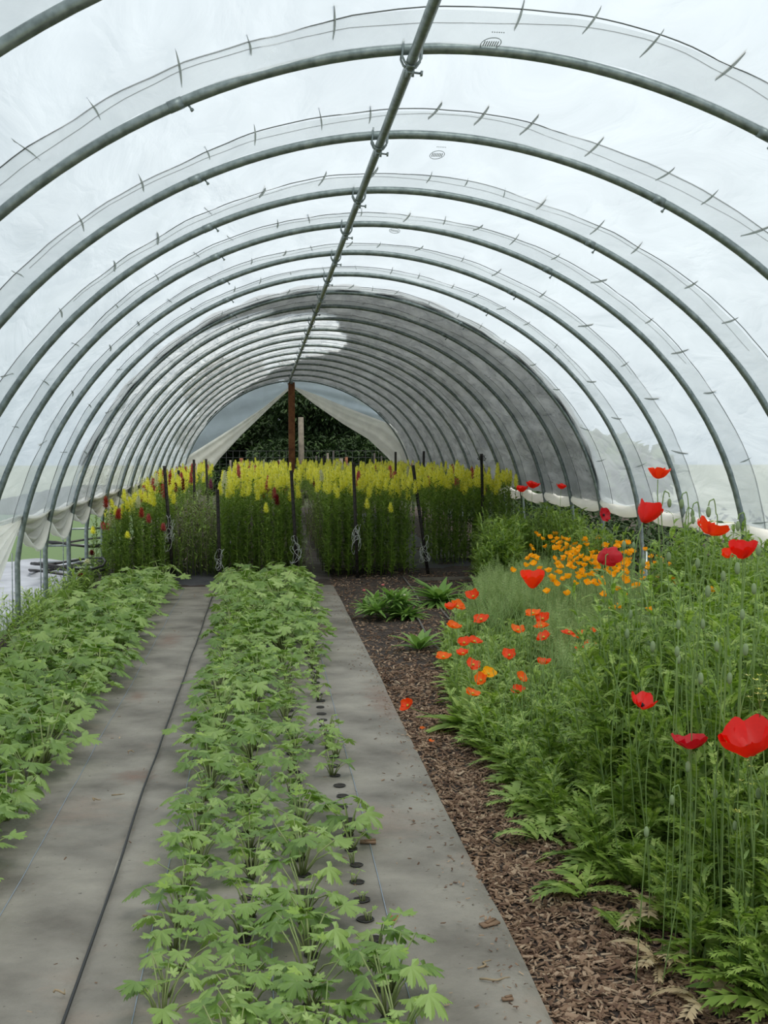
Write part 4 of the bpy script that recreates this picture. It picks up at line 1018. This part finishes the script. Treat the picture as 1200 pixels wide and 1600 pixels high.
rplace(655, 1018, rosette(621, 12, .2, .03, None, (.2, 1.0), .3), M['broad'], 'broad_leaf_plant', 'small broad-leaved plant beside the drip hose at the left of the orange poppies')
rplace(735, 1140, rosette(622, 40, .22, .035, None, (.2, 1.2), .4), M['poppyleaf'], 'leafy_clump', 'dark green leafy clump below the orange poppies at the mulch edge')
rplace(752, 935, rosette(624, 22, .24, .03, None, (.3, 1.2), .3), M['broad'], 'leafy_clump', 'light green leafy clump at the top of the orange poppy patch')
rplace(722, 1075, rosette(628, 20, .18, .03, None, (.2, 1.1), .4), M['paleleaf'], 'leafy_clump', 'yellow-green leafy clump under the lower left orange poppies')
# edge leaves at lower right
random.seed(61)
def edgeplant(px, py, sc, mts, name, label, n=14, stems=0):
    p = gnd(px, py); m = MB()
    for k in range(n):
        s = sc*U(.8, 1.25); m.put(random.choice(PIN), Matrix.Translation((U(-.03, .03), U(-.03, .03), .01))@Matrix.Rotation(U(0, 6.3), 4, 'Z')@Matrix.Rotation(-U(.05, .7), 4, 'Y')@Matrix.Diagonal((s, s*1.1, s, 1)))
    m.build(name, mts, T=TR((p.x, p.y, soilz(p.x, p.y)+.01)), label=label, category='plant')
edgeplant(905, 1405, .16, M['poppyleaf'], 'edge_poppy_plant', 'sprawling lobed poppy leaves reaching over the mulch', 8)
edgeplant(965, 1460, .11, M['poppyleaf'], 'edge_poppy_plant', 'small lobed leaves on the mulch below the sprawling ones', 7)
edgeplant(1010, 1440, .12, M['dryleaf'], 'withered_leaves', 'withered pale brown leaves at the bed edge', 8)
edgeplant(1040, 1515, .12, M['dryleaf'], 'withered_leaves', 'tan withered leaves beside the dark soil, lower right', 8)
edgeplant(1110, 1580, .12, M['dryleaf'], 'withered_leaves', 'tan withered leaves at the bottom right edge', 9)
edgeplant(845, 1318, .12, M['paleleaf'], 'edge_poppy_plant', 'pale spoon-leaved seedling at the mulch edge', 10)
edgeplant(815, 1265, .15, M['paleleaf'], 'edge_poppy_plant', 'pale green lobed plant at the mulch edge above the spoon-leaved one', 14)
edgeplant(925, 1345, .14, M['paleleaf'], 'edge_poppy_plant', 'yellow-green lobed plant where the bed edge steps back', 12)
rplace(1185, 1560, rosette(640, 40, .16, .028, None, (.2, 1.3), .3), M['broad'], 'leafy_clump', 'bright green smooth-leaved clump in the bottom right corner')
# mustard flowers at right
def mustard(px, py, Y, n, label, spread=.03):
    p = at(px, py, Y); r = root('mustard_plant', (p.x+.02, p.y, 0), label, 'wildflower'); m = MB(); f = MB(); random.seed(int(px+py))
    m.tube([(0, 0, 0), (.0, 0, p.z*.6), (-.02, 0, p.z)], [.0028, .002, .001], 5)
    for k in range(n):
        e = Vector((-.02+U(-1, 1)*spread, U(-1, 1)*spread, p.z+U(-1.6, .8)*spread)); m.tube([(-.02*(1), 0, e.z-.04), tuple(e)], .001, 4)
        for j in range(4):
            a = j*PI/2+k; f.add([tuple(e), tuple(e+Vector((math.cos(a-.4), math.sin(a-.4), .3))*.006), tuple(e+Vector((math.cos(a), math.sin(a), .3))*.010), tuple(e+Vector((math.cos(a+.4), math.sin(a+.4), .3))*.006)], [(0, 1, 2, 3)])
    for k in range(5): m.put(lance(.045, .005, .3), Matrix.Translation((0, 0, p.z*(.4+.1*k)))@Matrix.Rotation(k*2.4, 4, 'Z')@Matrix.Rotation(-.6, 4, 'Y'))
    m.build('leafy_stem', M['hairstem'], r); f.build('flower_cluster', M['yellow'], r)
mustard(1188, 1068, 3.1, 16, 'yellow mustard bloom cluster at the right frame edge'); mustard(1168, 1195, 3.1, 4, 'thin mustard stalk with few yellow blooms below the big red poppy', .03); mustard(1152, 1256, 3.1, 2, 'lowest tiny yellow mustard bloom', .012)
# fallen petal
p = gnd(610, 1440, .015); m = MB(); m.put(petal(.8, .25, .1, 2).proto(), Matrix.Diagonal((.04, .045, .03, 1)))
m.build('fallen_petal', M['crimson'], T=TR((p.x-.018, p.y, fz(p.x, p.y)+.018)), label='fallen crimson petal lying on the weed fabric near the bottom', category='petal')
random.seed(62)
for i, (px, py) in enumerate([(715, 1157), (672, 1165), (690, 1078), (660, 1140)]):
    p = gnd(px, py, 0); m = MB(); m.put(petal(.8, .3, .2, i).proto(), Matrix.Diagonal((.03, .03, .03, 1)))
    m.build('fallen_petal', M['orange'], T=TR((p.x, p.y, soilz(p.x, p.y)+.015), U(0, 6)), label='faded orange petal lying on the mulch near the orange poppies', category='petal', group='faded petals on the mulch')
# drip hoses
def hose(pts, label, r=.008, mt='greytube'):
    P = [gnd(*q) for q in pts]; P = [Vector((p.x, p.y, soilz(p.x, p.y)+.012)) for p in P]; Q = []
    for a, b in zip(P, P[1:]): Q += [a.lerp(b, k/4) for k in range(4)]
    Q.append(P[-1]); m = MB(); m.tube(Q, r, 6); m.build('drip_hose', M[mt], label=label, category='hose')
hose([(640, 955), (655, 975), (668, 1000), (690, 1022), (720, 1040)], 'grey drip hose curving through the mulch left of the orange poppies')
hose([(680, 945), (698, 965), (718, 985), (740, 1000)], 'second grey drip hose, nearer the poppies')
hose([(630, 905), (645, 925), (660, 950)], 'short grey drip hose behind the leafy plants')
m = MB(); a = gnd(650, 910); b = gnd(757, 907); m.box(((a.x+b.x)/2, (a.y+b.y)/2, .03), ((b-a).length, .03, .03), Matrix.Rotation(math.atan2(b.y-a.y, b.x-a.x), 3, 'Z'))
m.build('edging_strip', M['greywood'], label='thin pale edging strip across the soil before the far right block', category='edging', smooth=False)

# ------------------------------------------------------------------ outside
sheet([(-6.5, 8.0, 0), (-1.95, 8.0, 0), (-1.95, 15.5, 0), (-6.5, 15.5, 0)], M['white_sheet'], 'ground_sheet', 'pale blue-grey sheet spread on the ground outside the left arches', 'ground cover', .02, 30, .05)
sheet([(3.3, 7.0, 0), (6.5, 7.0, 0), (6.5, 10.5, 0), (3.3, 10.5, 0)], M['white_sheet'], 'ground_sheet', 'grey sheet on the ground outside the right arches', 'ground cover', -.02, 20, .06)
m = MB(); m.grid(lambda u, v: (3.22+5*u, 2+26*v, -.035+hnoise(u*5, v*26, 2, .02)), 40, 120); m.build('ground_outside', M['soil'], kind='structure')
random.seed(63)
for i, (px, py) in enumerate([(100, 885), (118, 893), (110, 903), (125, 880)]):
    p = gnd(px, py, .1); m = MB(); pts = []
    for j in range(20): a = j*.5+i; pts.append((p.x+U(-.02, .02)+.35*math.cos(a), p.y+.4*math.sin(a), .06+.09*i+.03*math.sin(2*a)))
    m.tube(pts, .013, 6); m.build('coiled_hose', M['black'], label='black hose coils piled outside the left arches', category='hose', group='black hose coils')
for i, z in enumerate((.12, .3, .48)):
    p = gnd(105, 900); m = MB(); m.tube([(p.x-.35, p.y+.3, z), (p.x+.5, p.y+.35, z+.01)], .012, 6); m.build('support_rail', M['steel'], label=['lowest', 'middle', 'top'][i]+' of three dark rails outside the left arches', category='rail')
m = MB(); m.grid(lambda u, v: (-9+6.9*u, 14.5+16*v, -.05), 10, 20); m.build('lawn', M['grass'], label='strip of green lawn outside beyond the pale ground sheet', category='lawn', kind='stuff')
# trees
def blob_leaves(n, fn, size, rng, spray=False):
    m = MB(); C_ = np.array([fn() for _ in range(n)]); V = np.empty((n*4, 3))
    for j in range(n):
        s = size*U(.6, 1.4); R = np.array(Matrix.Rotation(U(0, 6.3), 3, 'Z')@Matrix.Rotation(U(-1, 1), 3, 'Y')@Matrix.Rotation(U(-1, 1), 3, 'X'))
        q = np.array([(0, 0, 0), (.5, .17, .05), (1.0, 0, -.12), (.5, -.17, .05)])*s*(1, 1.6 if spray else 1, 1); V[4*j:4*j+4] = q@R.T+C_[j]
    m.add(V, [(4*j, 4*j+1, 4*j+2, 4*j+3) for j in range(n)]); return m
def conifer(x, y, H, R, n, label, mt='conifer', size=.22):
    r = root('evergreen_tree', (x, y, 0), label, 'tree', 'trees beyond the open end')
    m = MB(); m.tube([(0, 0, -.2), (0, 0, H*.5), (0, 0, H*.95)], [.22, .15, .03], 8); m.build('trunk', M['bark'], r)
    def fn():
        q = random.random()**1.3; z = .2+q*(H-.3); rad = R*(1-.42*q)*(.82+.18*math.sin(z*4.5+x)); a = U(0, 6.3); k = random.random()**.35
        return (rad*k*math.cos(a), rad*k*math.sin(a), z-.25*k)
    blob_leaves(n, fn, size, None).build('foliage', M[mt], r)
random.seed(64)
CT = [(-.9, 39, 4.2, 2.2, 'dark evergreen tree left of the ridge post'), (1.6, 36.5, 4.0, 2.4, 'dense cedar tree right of the ridge post'), (4.6, 37.5, 4.0, 2.3, 'evergreen tree behind the right end curtain')]
for x, y, H, R, lb in CT: conifer(x, y, H, R, 48000 if abs(x) < 5 else 4000, lb, size=.17 if abs(x) < 5 else .35)
def roundtree(x, y, H, R, n, label):
    r = root('round_shrub', (x, y, 0), label, 'shrub', 'shrubs outside the tunnel'); m = MB(); m.tube([(0, 0, -.2), (.05, 0, H*.4), (0, 0, H*.7)], [.07, .05, .03], 8); m.build('trunk', M['bark'], r)
    def fn():
        v = Vector((random.gauss(0, 1), random.gauss(0, 1), random.gauss(0, 1))).normalized()*random.random()**.3; return (v.x*R, v.y*R, H*.55+v.z*H*.45)
    blob_leaves(n, fn, .35, None, True).build('crown', M['tree'], r)
for i, (x, y, H, R) in enumerate([(7.6, 29, 1.4, 1.8), (8.2, 34, 1.7, 2.0)]):
    roundtree(x, y, H, R, 3500, ['low green shrub outside right of the tunnel, nearer', 'low green shrub outside right of the tunnel, farther', 'low green shrub outside right of the tunnel, farthest', 'low green shrub outside left of the tunnel, nearer', 'low green shrub outside left of the tunnel, farther'][i])
random.seed(65)
m = blob_leaves(9000, lambda: (U(3.5, 5.5), U(9.5, 26), U(0, .75)*random.random()**.5), .1, None); m.build('outside_undergrowth', M['conifer'], label='dark undergrowth outside the right wall under the hem', category='undergrowth', kind='stuff')
